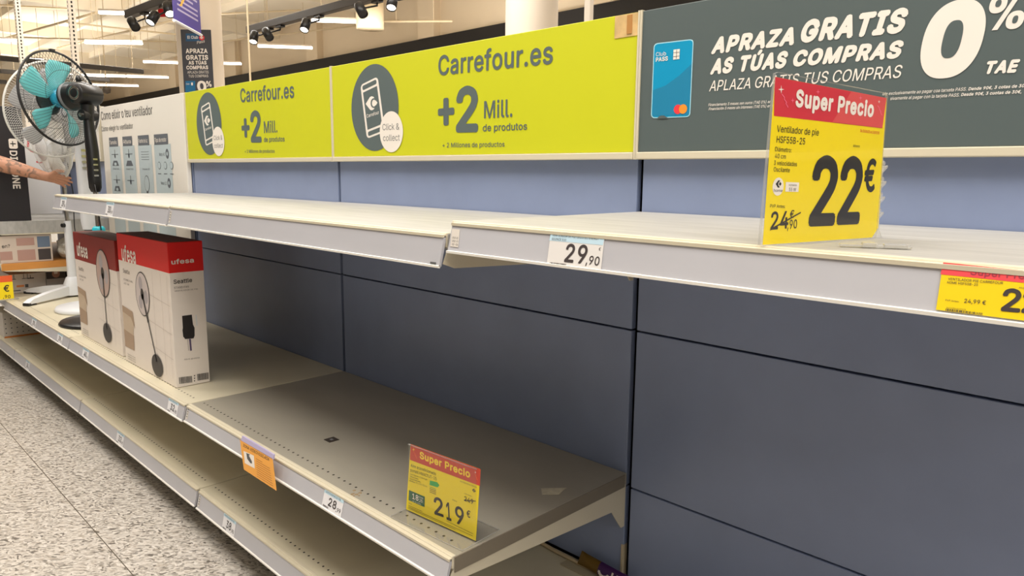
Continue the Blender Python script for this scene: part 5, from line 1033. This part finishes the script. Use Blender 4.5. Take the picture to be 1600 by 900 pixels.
# small sign at left edge
t = thing('price_sign', 'yellow and orange price sign at the left edge of the photo', 'price sign', (-2.655, -.585, ZM+.001), 'yellow and red price signs')
pl = Plane((-2.652, -.64, ZM+.003), (0, 1, 0), (0, 0, 1), None, .0005)
q = MB(); pl.mb = q
a = pl.px(18.5, 430); e = pl.px(19, 472); u1 = a[0]; vt = a[1]; vb = max(.0, e[1]); u0 = u1-.21
q.add([pl.W(u, v) for u, v in ((u0, vb), (u1, vb), (u1, vt), (u0, vt))]+[pl.W(u, v)-pl.n*.001 for u, v in ((u0, vb), (u1, vb), (u1, vt), (u0, vt))], [(0, 1, 2, 3), (7, 6, 5, 4), (0, 4, 5, 1), (1, 5, 6, 2), (2, 6, 7, 3), (3, 7, 4, 0)], YELP)
pl.rect(u0, vt-.037, u1, vt, mat('sign_orange_red', (232, 96, 46), .45), 1)
pl.ptext('€', (5.6, 456), (14.5, 455.6), 10.5, BLACKP, 2, .02); pl.ptext(',90', (5, 466), (16.4, 465.6), 5, BLACKP, 2, .01); pl.text('19', u1-.17, .02, .09, .085, BLACKP, 2, .03)
q.build('printed_card', t)
q = MB(); q.box((-2.665, pl.o.y+u0, ZM), (-2.62, pl.o.y+u1+.02, ZM+.003), CLEAREDGE); q.box((-2.6545, pl.o.y+u0, ZM+.002), (-2.6535, pl.o.y+u1+.012, ZM+.09), CLEAR); q.build('clear_foot', t)

# tall slotted uprights of the far bay
for (x, y, lab) in ((-3.435, .075, 'tall white slotted upright right above the black fan'), (-4.915, .075, 'tall white slotted upright at the left edge above the white fan')):
    q = MB(); q.box((x-.022, y-.02, 0), (x+.022, y+.02, 3.3), COLW, bevel=.003)
    for k in range(60): q.box((x-.004, y-.0206, 1.62+k*.027), (x+.006, y-.0198, 1.635+k*.027), HOLE); q.box((x+.0218, y-.006, 1.62+k*.027), (x+.0226, y+.004, 1.635+k*.027), HOLE)
    tag(q.build('slotted_upright'), lab, 'upright', 'slotted uprights')

# wrapper and loose strip on the bottom shelf by the back
q = MB(); A_ = onZ(838, 850, .181); B_ = Vector((1.325, -.045, .181))
pts = [Vector((.86, -.014, .186)), Vector((1.0, -.018, .188)), Vector((1.10, -.026, .186)), Vector((1.20, -.030, .187)), Vector((1.31, -.024, .187))]
q.tube(pts, .0055, mat('loose_strip', (196, 176, 142), .5), 6); tag(q.build('loose_trim_strip'), 'loose beige plastic strip along the back of the bottom shelf', 'strip')
def pouch(c, L_, W_, H_, rz, ry):
    vs = []; fs = []; U, V = 17, 9
    for s_ in (1, -1):
        for i in range(U):
            for j in range(V):
                a, b2 = i/(U-1)*2-1, j/(V-1)*2-1; h = H_*max(0, (1-abs(a)**4))*(1-b2*b2)**.6; vs.append((a*L_/2, b2*W_/2*(1 if abs(a) < .86 else 1.06), s_*h/2))
    for s_ in range(2):
        o_ = s_*U*V
        for i in range(U-1):
            for j in range(V-1): q_ = (o_+i*V+j, o_+(i+1)*V+j, o_+(i+1)*V+j+1, o_+i*V+j+1); fs.append(q_ if s_ == 0 else tuple(reversed(q_)))
    return vs, fs, Matrix.Translation(c) @ Matrix.Rotation(rz, 4, 'Z') @ Matrix.Rotation(ry, 4, 'X')
vs, fs, T_ = pouch((1.282, -.034, .205), .165, .034, .014, math.radians(-4), math.radians(62))
q = MB(); GOLD = mat('wrapper_gold', (120, 92, 34), .3, metal=.4); PURP = mat('wrapper_purple', (66, 26, 88), .3)
U, V = 17, 9; nf = len(fs)//2
for k, f in enumerate(fs):
    i = (k % nf)//(V-1); q.add([vs[x] for x in f], [(0, 1, 2, 3)], GOLD if i < 7 else PURP, True, T_)
for k in range(8):
    a = math.radians(200+k*20); q.box((.012+.016*math.cos(a)-.003, -.004+.010*math.sin(a)-.003, .0075), (.012+.016*math.cos(a)+.003, -.004+.010*math.sin(a)+.003, .0088), WHITEP, T_)
for k in range(3): q.box((.036+k*.016, -.008, .0066), (.041+k*.016, .006, .0080), WHITEP, T_)
tag(q.build('snack_wrapper'), 'gold and purple wrapper lying at the back of the bottom shelf', 'wrapper')
q = MB(); q.box((1.16, -.062, .1795), (1.31, -.020, .183), mat('card_scrap', (176, 164, 138), .7)); tag(q.build('card_scrap'), 'scrap of beige card under the purple wrapper', 'card')

# ================================================================ columns, banners, ceiling fittings
def column(c, r, label):
    q = MB(); q.lathe([(r, 0), (r, 5.28)], COLW, 48, Matrix.Translation((c.x, c.y, 0))); q.lathe([(0, 0), (r, 0)], COLW, 48, Matrix.Translation((c.x, c.y, 0))); return struct(q.build('column'))
dcol = 6.4; c1 = CAM + ray(831, 20)*dcol; column(Vector((c1.x, c1.y, 0)), .235, '')
d2 = 8.6; c2 = CAM + ray(312, 60)*d2; column(Vector((c2.x, c2.y, 0)), .255, '')
# dark banner on the far column
n_ = -Vector((FW.x, FW.y, 0)).normalized(); u_ = Vector((-n_.y, n_.x, 0)) ; u_ = Vector((RT.x, RT.y, 0)).normalized()
bo = CAM + ray(308, 95)*(d2-.30)
p = MB(); pl = Plane(bo, u_, (0, 0, 1), p, .0015)
tl = pl.px(282, 46); tr = pl.px(329, 46.5); br = pl.px(335.5, 160)
p.add([pl.W(u, v) for u, v in ((tl[0], br[1]), (tr[0], br[1]), (tr[0], tl[1]), (tl[0], tl[1]))]+[pl.W(u, v)-pl.n*.012 for u, v in ((tl[0], br[1]), (tr[0], br[1]), (tr[0], tl[1]), (tl[0], tl[1]))], [(0, 1, 2, 3), (7, 6, 5, 4), (0, 4, 5, 1), (1, 5, 6, 2), (2, 6, 7, 3), (3, 7, 4, 0)], mat('banner_charcoal', (66, 66, 72), .6))
for txt, a, c, h, bo_ in (('APRAZA', (290.6, 83.4), (324.6, 83.4), 7.4, .045), ('GRATIS', (291, 93.6), (325.6, 93.4), 7.4, .045), ('AS TÚAS', (295, 101), (323, 100.8), 5.8, .045), ('COMPRAS', (291.6, 108.6), (325.6, 108.2), 5.8, .045), ('APLAZA GRATIS', (293.2, 115), (326.2, 114.6), 4, 0), ('TUS COMPRAS', (295, 121), (325.6, 120.6), 4, 0)):
    pl.ptext(txt, a, c, h, WHITEP, 2, bo_)
pl.pxpoly([(290.4, 64.6), (314, 64.4), (313.6, 52.4), (290.2, 52.4)], mat('banner_blue', (30, 80, 118), .5), 1); pl.ptext('El Club', (293.2, 60.6), (309.6, 60.6), 4.6, WHITEP, 2, .02)
c_ = pl.px(315.4, 59); pl.ellipse(c_[0], c_[1], .032, .030, REDP, 2, 20); logo(pl, c_[0], c_[1], .04, .03, WHITEP, REDP, 3)
pl.ptext('Pass', (308, 69), (320.6, 66), 4.4, WHITEP, 2, .0, .3)
pl.pxpoly([(290.2, 160), (306, 160), (305, 126.4), (289.6, 126.6)], mat('banner_teal', (22, 104, 150), .5), 1); pl.ptext('Club', (291, 132.6), (296.4, 132.4), 2.6, WHITEP, 2); pl.pxpoly([(299, 133.4), (301.6, 133.4), (301.4, 129), (298.8, 129)], WHITEP, 2)
pl.ptext('0', (309, 143.5), (323.6, 143), 17, WHITEP, 2, .05, fit='bbox'); pl.ptext('%', (323, 136), (331, 135.6), 9.4, WHITEP, 2, .03, fit='bbox')
tag(p.build('column_banner'), 'narrow charcoal instalment banner on the far white column', 'banner')
# purple hanging banner
A_ = onZ(271.5, 29.5, 2.6); B_ = onZ(314.5, 53, 2.6)
t = thing('hanging_banner', 'purple banner hanging beside the far white column', 'banner', ((A_.x+B_.x)/2, (A_.y+B_.y)/2, 2.6))
p = MB(); pl = Plane(A_, B_-A_, (0, 0, 1), p, .002); L_ = (B_-A_).length
p.add([pl.W(u, v)-pl.n*k for k in (0, .004) for u, v in ((0, 0), (L_, 0), (L_, 1.5), (0, 1.5))], [(0, 1, 2, 3), (7, 6, 5, 4), (0, 4, 5, 1), (1, 5, 6, 2), (2, 6, 7, 3), (3, 7, 4, 0)], mat('banner_purple', (80, 66, 150), .6))
LIL = mat('banner_lilac', (186, 176, 214), .6)
for k in range(8): pl.rect(.10+(.05 if k > 2 else 0), .10+k*.045, L_-.08-(.12 if k in (3, 7) else 0), .118+k*.045, LIL, 1)
pl.ptext('!', (280, 9), (290, 12), 14, mat('banner_gold', (236, 190, 80), .6), 2, .05, .4); pl.text('Ofertas', .14, .58, .34, .12, MATS['banner_gold'], 2, .03, .2)
p.build('cloth', t)
q = MB(); q.tube([A_-Vector((0, 0, .012)), B_-Vector((0, 0, .012))], .014, WHITEPL, 8); q.build('bottom_bar', t)
q = MB()
for P_ in (A_, B_): q.tube([P_+Vector((0, 0, 1.5)), Vector((P_.x, P_.y, 5.29))], .004, PIPE, 5)
q.build('suspension_wire', t)
# red hanging sign behind the near track
A_ = onZ(246, 26, 3.0); B_ = onZ(266, 26, 3.0)
q = MB(); pl = Plane(A_, B_-A_, (0, 0, 1), q, .003); L_ = (B_-A_).length
q.add([pl.W(u, v)-pl.n*k for k in (0, .02) for u, v in ((L_*.1, 0), (L_, 0), (L_, .22), (L_*.0, .22))], [(0, 1, 2, 3), (7, 6, 5, 4), (0, 4, 5, 1), (1, 5, 6, 2), (2, 6, 7, 3), (3, 7, 4, 0)], mat('sign_scarlet', (206, 24, 30), .5))
pl.poly([(L_*.4, .10), (L_, .06), (L_, .22), (L_*.5, .22)], WHITEP, 1)
for f in (.2, .9): q.tube([pl.W(L_*f, .22), pl.W(L_*f, 5.29-3.0)], .004, PIPE, 5)
tag(q.build('hanging_sign'), 'red and white sign hanging behind the left track of spotlights', 'sign')

def tube_light(p0, p1, lab, z=4.0):
    a, c = onZ(*p0, z), onZ(*p1, z); d = (c-a).normalized(); s_ = Vector((-d.y, d.x, 0)); L_ = (c-a).length
    t = thing('tube_light', lab, 'ceiling light', tuple(a), 'LED tubes under the ceiling')
    T_ = Matrix(((d.x, s_.x, 0, a.x), (d.y, s_.y, 0, a.y), (0, 0, 1, z), (0, 0, 0, 1)))
    q = MB(); q.box((0, -.035, -.032), (L_, .035, .02), LED, T_, .008); q.build('diffuser', t)
    q = MB(); q.box((.002, -.03, .018), (L_-.002, .03, .055), COLW, T_)
    for f in (.15, .85): q.tube([T_ @ Vector((L_*f, 0, .05)), T_ @ Vector((L_*f, 0, 1.30))], .006, PIPE, 5)
    q.build('housing', t); return t
for p0, p1, lab in (((0, 62), (37, 63.5), 'LED tube at the left edge, behind the left slotted upright'), ((32, 91.5), (68, 93.5), 'LED tube seen through the top of the black fan'),
    ((133, 66), (222, 67.2), 'LED tube right of the black fan, alone in its row'), ((155, 19), (198, 20), 'LED tube at the top left, left of the near spotlights'),
    ((217, 21), (238, 22), 'LED tube partly behind the near track of spotlights'), ((224, 96), (285, 98), 'LED tube ending at the charcoal banner'),
    ((344, 98.4), (377, 99.4), 'LED tube just right of the far white column'), ((403, 71.4), (488, 74.4), 'LED tube below the three left spotlights of the longer track'),
    ((487, 31.2), (589, 34.4), 'LED tube near the right end of the longer track, largest in view'), ((110, 117), (196, 119), 'left of two joined LED tubes behind the fan motor'),
    ((198, 119), (263, 120.6), 'right of two joined LED tubes near the charcoal banner'), ((140, 132), (216, 134), 'lowest LED tube, just above the white guide board')):
    tube_light(p0, p1, lab)
TRACKS = []
def track(p0, p1, z, label, beyond=0.):
    a, c = onZ(*p0, z), onZ(*p1, z); c = c+(c-a).normalized()*beyond; TRACKS.append((a, c))
    q = MB(); d = (c-a).normalized(); s_ = Vector((-d.y, d.x, 0)); L_ = (c-a).length; T_ = Matrix(((d.x, s_.x, 0, a.x), (d.y, s_.y, 0, a.y), (0, 0, 1, z), (0, 0, 0, 1)))
    q.box((0, -.045, -.045), (L_, .045, .045), TRACK, T_, .006)
    for f in (.12, .55, .92): q.tube([T_ @ Vector((L_*f, 0, .04)), T_ @ Vector((L_*f, 0, 5.29-z))], .006, PIPE, 5)
    return tag(q.build('lighting_track'), label, 'lighting track', 'ceiling tracks')
track((200, 23), (266, -2), 3.1, 'short dark track carrying the three nearer left spotlights', .6)
track((389, 47), (572, -1.5), 3.1, 'long dark track of spotlights left of the white column', 1.6)
for p0, p1, lab in (((0, 91), (224, 112), 'dark ceiling bar seen behind the black fan'), ((0, 111), (171, 125), 'lower dark ceiling bar ending behind the fan motor'), ((-60, 122), (10, 128.5), 'short dark ceiling bar at the left edge')):
    track(p0, p1, 3.3, lab)
def spot(pt, end, z, lab, lit=True, s_=.82):
    """cylinder spotlight hanging from a track: pt = top of its body, end = mouth of its body (photo pixels)"""
    a = onZ(*pt, z); d = (a-CAM).dot(FW); c = CAM + ray(*end)*(d-.05)
    t = thing('spotlight', lab, 'spotlight', tuple(c), 'black track spotlights'); ax_ = (c-a).normalized(); L_ = .17*s_
    T_ = frame_of(a, ax_)
    q = MB(); q.lathe([(0, -.01), (.058*s_, -.01), (.064*s_, 0), (.064*s_, L_), (.056*s_, L_), (.054*s_, L_-.012)], BLACKPL, 24, T_); q.build('body', t)
    q = MB(); q.lathe([(0, L_-.010), (.056*s_, L_-.010)], SPOTLIT if lit else BLACKPL, 24, T_); q.build('lens', t)
    q = MB(); m_ = (a+ax_*L_*.35); best = None
    for ta, tc in TRACKS[:2]:
        f = max(.02, min(.98, (m_-ta).dot(tc-ta)/(tc-ta).length_squared)); k = ta.lerp(tc, f); dd = math.hypot(k.x-m_.x, k.y-m_.y)
        if best is None or dd < best[0]: best = (dd, k)
    k = best[1]; q.tube([m_, Vector((k.x, k.y, m_.z+.07)), Vector((k.x, k.y, 3.055))], .010, BLACKPL, 8); q.box((k.x-.07, k.y-.03, 3.03), (k.x+.07, k.y+.03, 3.056), BLACKPL); q.build('stem', t)
spot((205.5, 32), (212.5, 44), 2.95, 'leftmost nearer spotlight, unlit side to the camera', False)
spot((243, 22), (236, 33), 2.95, 'middle nearer spotlight with its lit face showing')
spot((261.5, 8), (266, 22), 2.95, 'nearer spotlight beside the purple banner')
spot((398, 52), (395.5, 66), 2.97, 'leftmost spotlight of the long track, lit')
spot((415, 48), (422, 60), 2.97, 'second spotlight of the long track, turned away', False)
spot((479, 33), (475.5, 45.5), 2.97, 'third spotlight of the long track, lit, above the LED tube')
spot((560.5, 9), (568, 23), 2.97, 'fourth spotlight of the long track, turned away', False)
spot((614, -4), (611.5, 11), 2.97, 'rightmost spotlight, lit, at the top edge of the photo')
def pipe(p0, p1, z, lab, r=.02):
    a, c = onZ(*p0, z), onZ(*p1, z); q = MB(); q.tube([a, c], r, PIPE, 8)
    for f in (.25, .75): m_ = a.lerp(c, f); q.tube([m_, Vector((m_.x, m_.y, 5.29))], .006, PIPE, 5)
    return tag(q.build('ceiling_pipe'), lab, 'pipe', 'painted pipes under the ceiling')
pipe((0, 8), (110, 14), 4.6, 'painted ceiling pipe at the top left corner'); pipe((20, 58), (285, 66), 4.6, 'long painted pipe crossing above the black fan')
pipe((104, 35), (285, 55), 4.6, 'painted pipe sloping towards the charcoal banner'); pipe((262, 26), (470, 16), 4.6, 'painted pipe behind the far white column'); pipe((340, 66), (640, 30), 4.7, 'painted pipe running beside the long spotlight track'); pipe((90, 75), (280, 30), 4.8, 'painted pipe rising to the right above the fans', .03); pipe((590, 34), (707, 33), 4.02, 'bare end of a pipe left of the white column', .02)
pipe((0, 62), (150, 20), 4.8, 'painted pipe crossing the two slotted uprights', .03)

# thin pole behind the signs, and the white post at the right
q = MB(); a = CAM+ray(391, 122)*7.0; q.tube([(a.x, a.y, 0), (a.x, a.y, 5.28)], .010, PIPE, 8); tag(q.build('thin_pole'), 'thin pale pole rising behind the further lime green sign', 'pole')
a = onY(920, 20, .35); q = MB(); q.box((a.x-.011, .34, 0), (a.x+.011, .36, 1.95), COLW, bevel=.002); tag(q.build('thin_post'), 'thin white post behind the nearer lime green sign', 'post')
q = MB(); c = CAM+ray(578, 23)*13; q.lathe([(0, 0), (.25, 0), (.25, .5), (0, .5)], PIPE, 24, Matrix.Translation((c.x, c.y, c.z-.25))); q.tube([(c.x, c.y, c.z+.2), (c.x, c.y, 5.29)], .05, PIPE, 10); tag(q.build('ceiling_duct'), 'round beige duct end behind the long spotlight track', 'duct')
q = MB(); c = CAM+ray(167, 147)*18; q.lathe([(0, 0), (.08, .03), (.10, .10), (.10, .16), (0, .16)], mat('camera_dark', (80, 70, 60), .4), 16, Matrix.Translation(c)); q.tube([(c.x, c.y, c.z+.15), (c.x, c.y, 5.29)], .015, PIPE, 6); tag(q.build('ceiling_camera'), 'small dome camera hanging above the white guide board', 'camera')

# ================================================================ the person at the left, arm reaching into the picture
SKIN = mat('skin', (200, 146, 118), .5)
def skin_mat():
    m = SKIN; nt = m.node_tree; b = nt.nodes['Principled BSDF']; N = nt.nodes.new; L = nt.links.new
    tc = N('ShaderNodeTexCoord'); nz = N('ShaderNodeTexNoise'); nz.inputs['Scale'].default_value = 22; nz.inputs['Detail'].default_value = 4; nz.inputs['Distortion'].default_value = 1.2; L(tc.outputs['Object'], nz.inputs['Vector'])
    r = N('ShaderNodeValToRGB'); r.color_ramp.elements[0].position = .50; r.color_ramp.elements[0].color = (0, 0, 0, 1); r.color_ramp.elements[1].position = .56; r.color_ramp.elements[1].color = (1, 1, 1, 1); L(nz.outputs[0], r.inputs[0])
    # tattoo only on the forearm: a ball around the middle of the forearm
    vd = N('ShaderNodeVectorMath'); vd.operation = 'DISTANCE'; vd.inputs[1].default_value = TAT; L(tc.outputs['Object'], vd.inputs[0])
    lt = N('ShaderNodeMapRange'); lt.inputs[1].default_value = .09; lt.inputs[2].default_value = .14; lt.inputs[3].default_value = .62; lt.inputs[4].default_value = 0; L(vd.outputs['Value'], lt.inputs[0])
    mu = N('ShaderNodeMath'); mu.operation = 'MULTIPLY'; L(r.outputs[0], mu.inputs[0]); L(lt.outputs[0], mu.inputs[1])
    mx = N('ShaderNodeMix'); mx.data_type = 'RGBA'; mx.inputs[6].default_value = (*s2l((200, 146, 118)), 1); mx.inputs[7].default_value = (*s2l((84, 78, 70)), 1); L(mu.outputs[0], mx.inputs[0]); L(mx.outputs[2], b.inputs['Base Color'])
def capsule(g, a, c, ra, rc, m, n=14):
    a, c = Vector(a), Vector(c); d = (c-a); L_ = d.length; d.normalize(); pts = []; rr = []
    for k in range(5): t_ = math.pi/2*(1-k/4); pts.append(a-d*ra*math.sin(t_)); rr.append(max(.0006, ra*math.cos(t_)))
    for k in range(1, 5): t_ = math.pi/2*k/4; pts.append(c+d*rc*math.sin(t_)); rr.append(max(.0006, rc*math.cos(t_)))
    pts.insert(5, c); rr.insert(5, rc)
    g.tube(pts, rr, m, n)
def fuse(g, name, parent, voxel, sm=6):
    o = g.build(name, parent); r = o.modifiers.new('fuse', 'REMESH'); r.mode = 'VOXEL'; r.voxel_size = voxel; r.use_smooth_shade = True
    s_ = o.modifiers.new('smooth', 'SMOOTH'); s_.iterations = sm; s_.factor = .5; return o
px_, py_ = -2.78, -1.02
wrist = onX(72, 276, -2.50); elbow = onX(-14, 252, -2.60); hand = onX(84, 278, -2.492)
TAT = tuple(wrist.lerp(elbow, .55) - Vector((px_, py_, 0)))
skin_mat()
t = thing('person', 'person at the left edge, tattooed forearm stretched towards the small white fan', 'person', (px_, py_, 0))
g = MB(); S = SKIN
sh = Vector((px_+.19, py_+.03, 1.43)); shl = Vector((px_-.19, py_+.02, 1.43)); pel = Vector((px_, py_, .95))
for s_ in (-1, 1):
    hip = Vector((px_+s_*.095, py_, .90)); kn = Vector((px_+s_*.10, py_+.02, .50)); an = Vector((px_+s_*.105, py_-.01, .085))
    capsule(g, hip, kn, .088, .058, S); capsule(g, kn, an, .056, .038, S); capsule(g, an+Vector((0, -.03, -.045)), an+Vector((0, .14, -.055)), .034, .028, S)
capsule(g, pel+Vector((-.06, 0, 0)), pel+Vector((.06, 0, 0)), .125, .125, S); capsule(g, pel, (px_, py_+.005, 1.18), .13, .12, S); capsule(g, (px_-.09, py_+.01, 1.30), (px_+.09, py_+.01, 1.30), .12, .12, S)
capsule(g, (px_, py_, 1.1), (px_, py_, 1.36), .13, .12, S); capsule(g, shl, sh, .068, .068, S)
capsule(g, (px_, py_+.005, 1.42), (px_, py_+.03, 1.56), .06, .055, S)
hd = Vector((px_, py_+.045, 1.665)); capsule(g, hd+Vector((0, -.012, .03)), hd+Vector((0, .018, -.045)), .088, .066, S, 20); capsule(g, hd+Vector((0, .082, -.012)), hd+Vector((0, .098, -.028)), .012, .015, S)
for s_ in (-1, 1): capsule(g, hd+Vector((s_*.085, -.005, .0)), hd+Vector((s_*.088, -.008, -.035)), .014, .011, S)
capsule(g, hd+Vector((-.018, .074, -.062)), hd+Vector((.018, .074, -.062)), .008, .008, S)
# reaching arm
capsule(g, sh, elbow, .055, .045, S); fm = elbow.lerp(wrist, .3); capsule(g, elbow, fm, .045, .044, S); capsule(g, fm, wrist, .044, .027, S)
ad = (hand-wrist).normalized(); side = ad.cross(Vector((0, 0, 1))).normalized(); upn = side.cross(ad); side, upn = (side*.72+upn*.69).normalized(), (upn*.72-side*.69).normalized()
for k in (-1, 0, 1): capsule(g, wrist+side*k*.012, hand+side*k*.022, .019, .014, S)
for k, (L1, L2, cu) in enumerate(((.040, .034, .10), (.045, .040, .2), (.042, .036, .3), (.034, .026, .45))):
    b0 = hand+side*(.030-k*.020)+ad*.008; b1 = b0+(ad-upn*cu*.7).normalized()*L1; b2 = b1+(ad-upn*cu*2).normalized()*L2; capsule(g, b0, b1, .0095, .0088, S, 10); capsule(g, b1, b2, .0086, .007, S, 10)
th0 = wrist+ad*.022+side*.026; th1 = th0+(ad*.7+side*.7+upn*.25).normalized()*.040; th2 = th1+(ad+side*.15).normalized()*.030; capsule(g, th0, th1, .013, .011, S, 10); capsule(g, th1, th2, .0105, .008, S, 10)
# resting arm
el2 = shl+Vector((-.06, -.02, -.29)); wr2 = el2+Vector((.0, .06, -.25)); capsule(g, shl, el2, .055, .043, S); capsule(g, el2, wr2, .043, .027, S); ha2 = wr2+Vector((0, .015, -.075)); capsule(g, wr2, ha2, .024, .026, S)
for k in range(4): capsule(g, ha2+Vector((0, .026-k*.018, -.01)), ha2+Vector((.006, .030-k*.018, -.085)), .0095, .007, S, 10)
capsule(g, wr2+Vector((0, .02, -.02)), ha2+Vector((.01, .045, -.01)), .012, .009, S, 10)
body = fuse(g, 'body', t, .0042, 3)
CL = mat('dark_shirt', (58, 62, 74), .8); TR = mat('jeans', (52, 62, 86), .8); HR = mat('dark_hair', (40, 30, 24), .7)
g = MB(); capsule(g, pel+Vector((-.07, 0, .02)), pel+Vector((.07, 0, .02)), .146, .146, CL); capsule(g, pel, (px_, py_+.005, 1.2), .158, .148, CL); capsule(g, (px_-.09, py_+.01, 1.30), (px_+.09, py_+.01, 1.30), .148, .148, CL); capsule(g, shl, sh, .096, .096, CL); capsule(g, sh, sh.lerp(elbow, .5), .078, .070, CL); capsule(g, shl+Vector((-.005, -.005, 0)), shl.lerp(el2, .5), .100, .078, CL); capsule(g, shl+Vector((.02, -.05, -.05)), sh+Vector((-.02, -.05, -.05)), .075, .075, CL); capsule(g, (px_, py_+.005, 1.36), (px_, py_+.012, 1.455), .11, .078, CL); fuse(g, 'shirt', t, .01)
g = MB(); capsule(g, pel+Vector((-.065, 0, -.04)), pel+Vector((.065, 0, -.04)), .138, .138, TR)
for s_ in (-1, 1): hip = Vector((px_+s_*.095, py_, .90)); kn = Vector((px_+s_*.10, py_+.02, .50)); an = Vector((px_+s_*.105, py_-.01, .12)); capsule(g, hip, kn, .10, .074, TR); capsule(g, kn, an, .074, .058, TR)
fuse(g, 'trousers', t, .01)
for s_ in (-1, 1): g = MB(); an = Vector((px_+s_*.105, py_-.01, .0)); capsule(g, an+Vector((0, -.045, .045)), an+Vector((0, .15, .04)), .045, .04, BLACKPL); g.box((an.x-.045, an.y-.085, 0), (an.x+.045, an.y+.185, .02), BLACKPL, None, .006); g.build('shoe', t)
g = MB(); capsule(g, hd+Vector((0, -.028, .045)), hd+Vector((0, -.004, .052)), .092, .086, HR, 20); capsule(g, hd+Vector((0, -.045, -.01)), hd+Vector((0, -.045, .04)), .075, .085, HR, 20); fuse(g, 'hair', t, .01)
for s_ in (-1, 1): g = MB(); capsule(g, hd+Vector((s_*.032, .070, .008)), hd+Vector((s_*.032, .0705, .008)), .011, .011, WHITEP, 12); capsule(g, hd+Vector((s_*.032, .0775, .008)), hd+Vector((s_*.032, .0777, .008)), .0052, .0052, BLACKP, 10); g.build('eye', t)
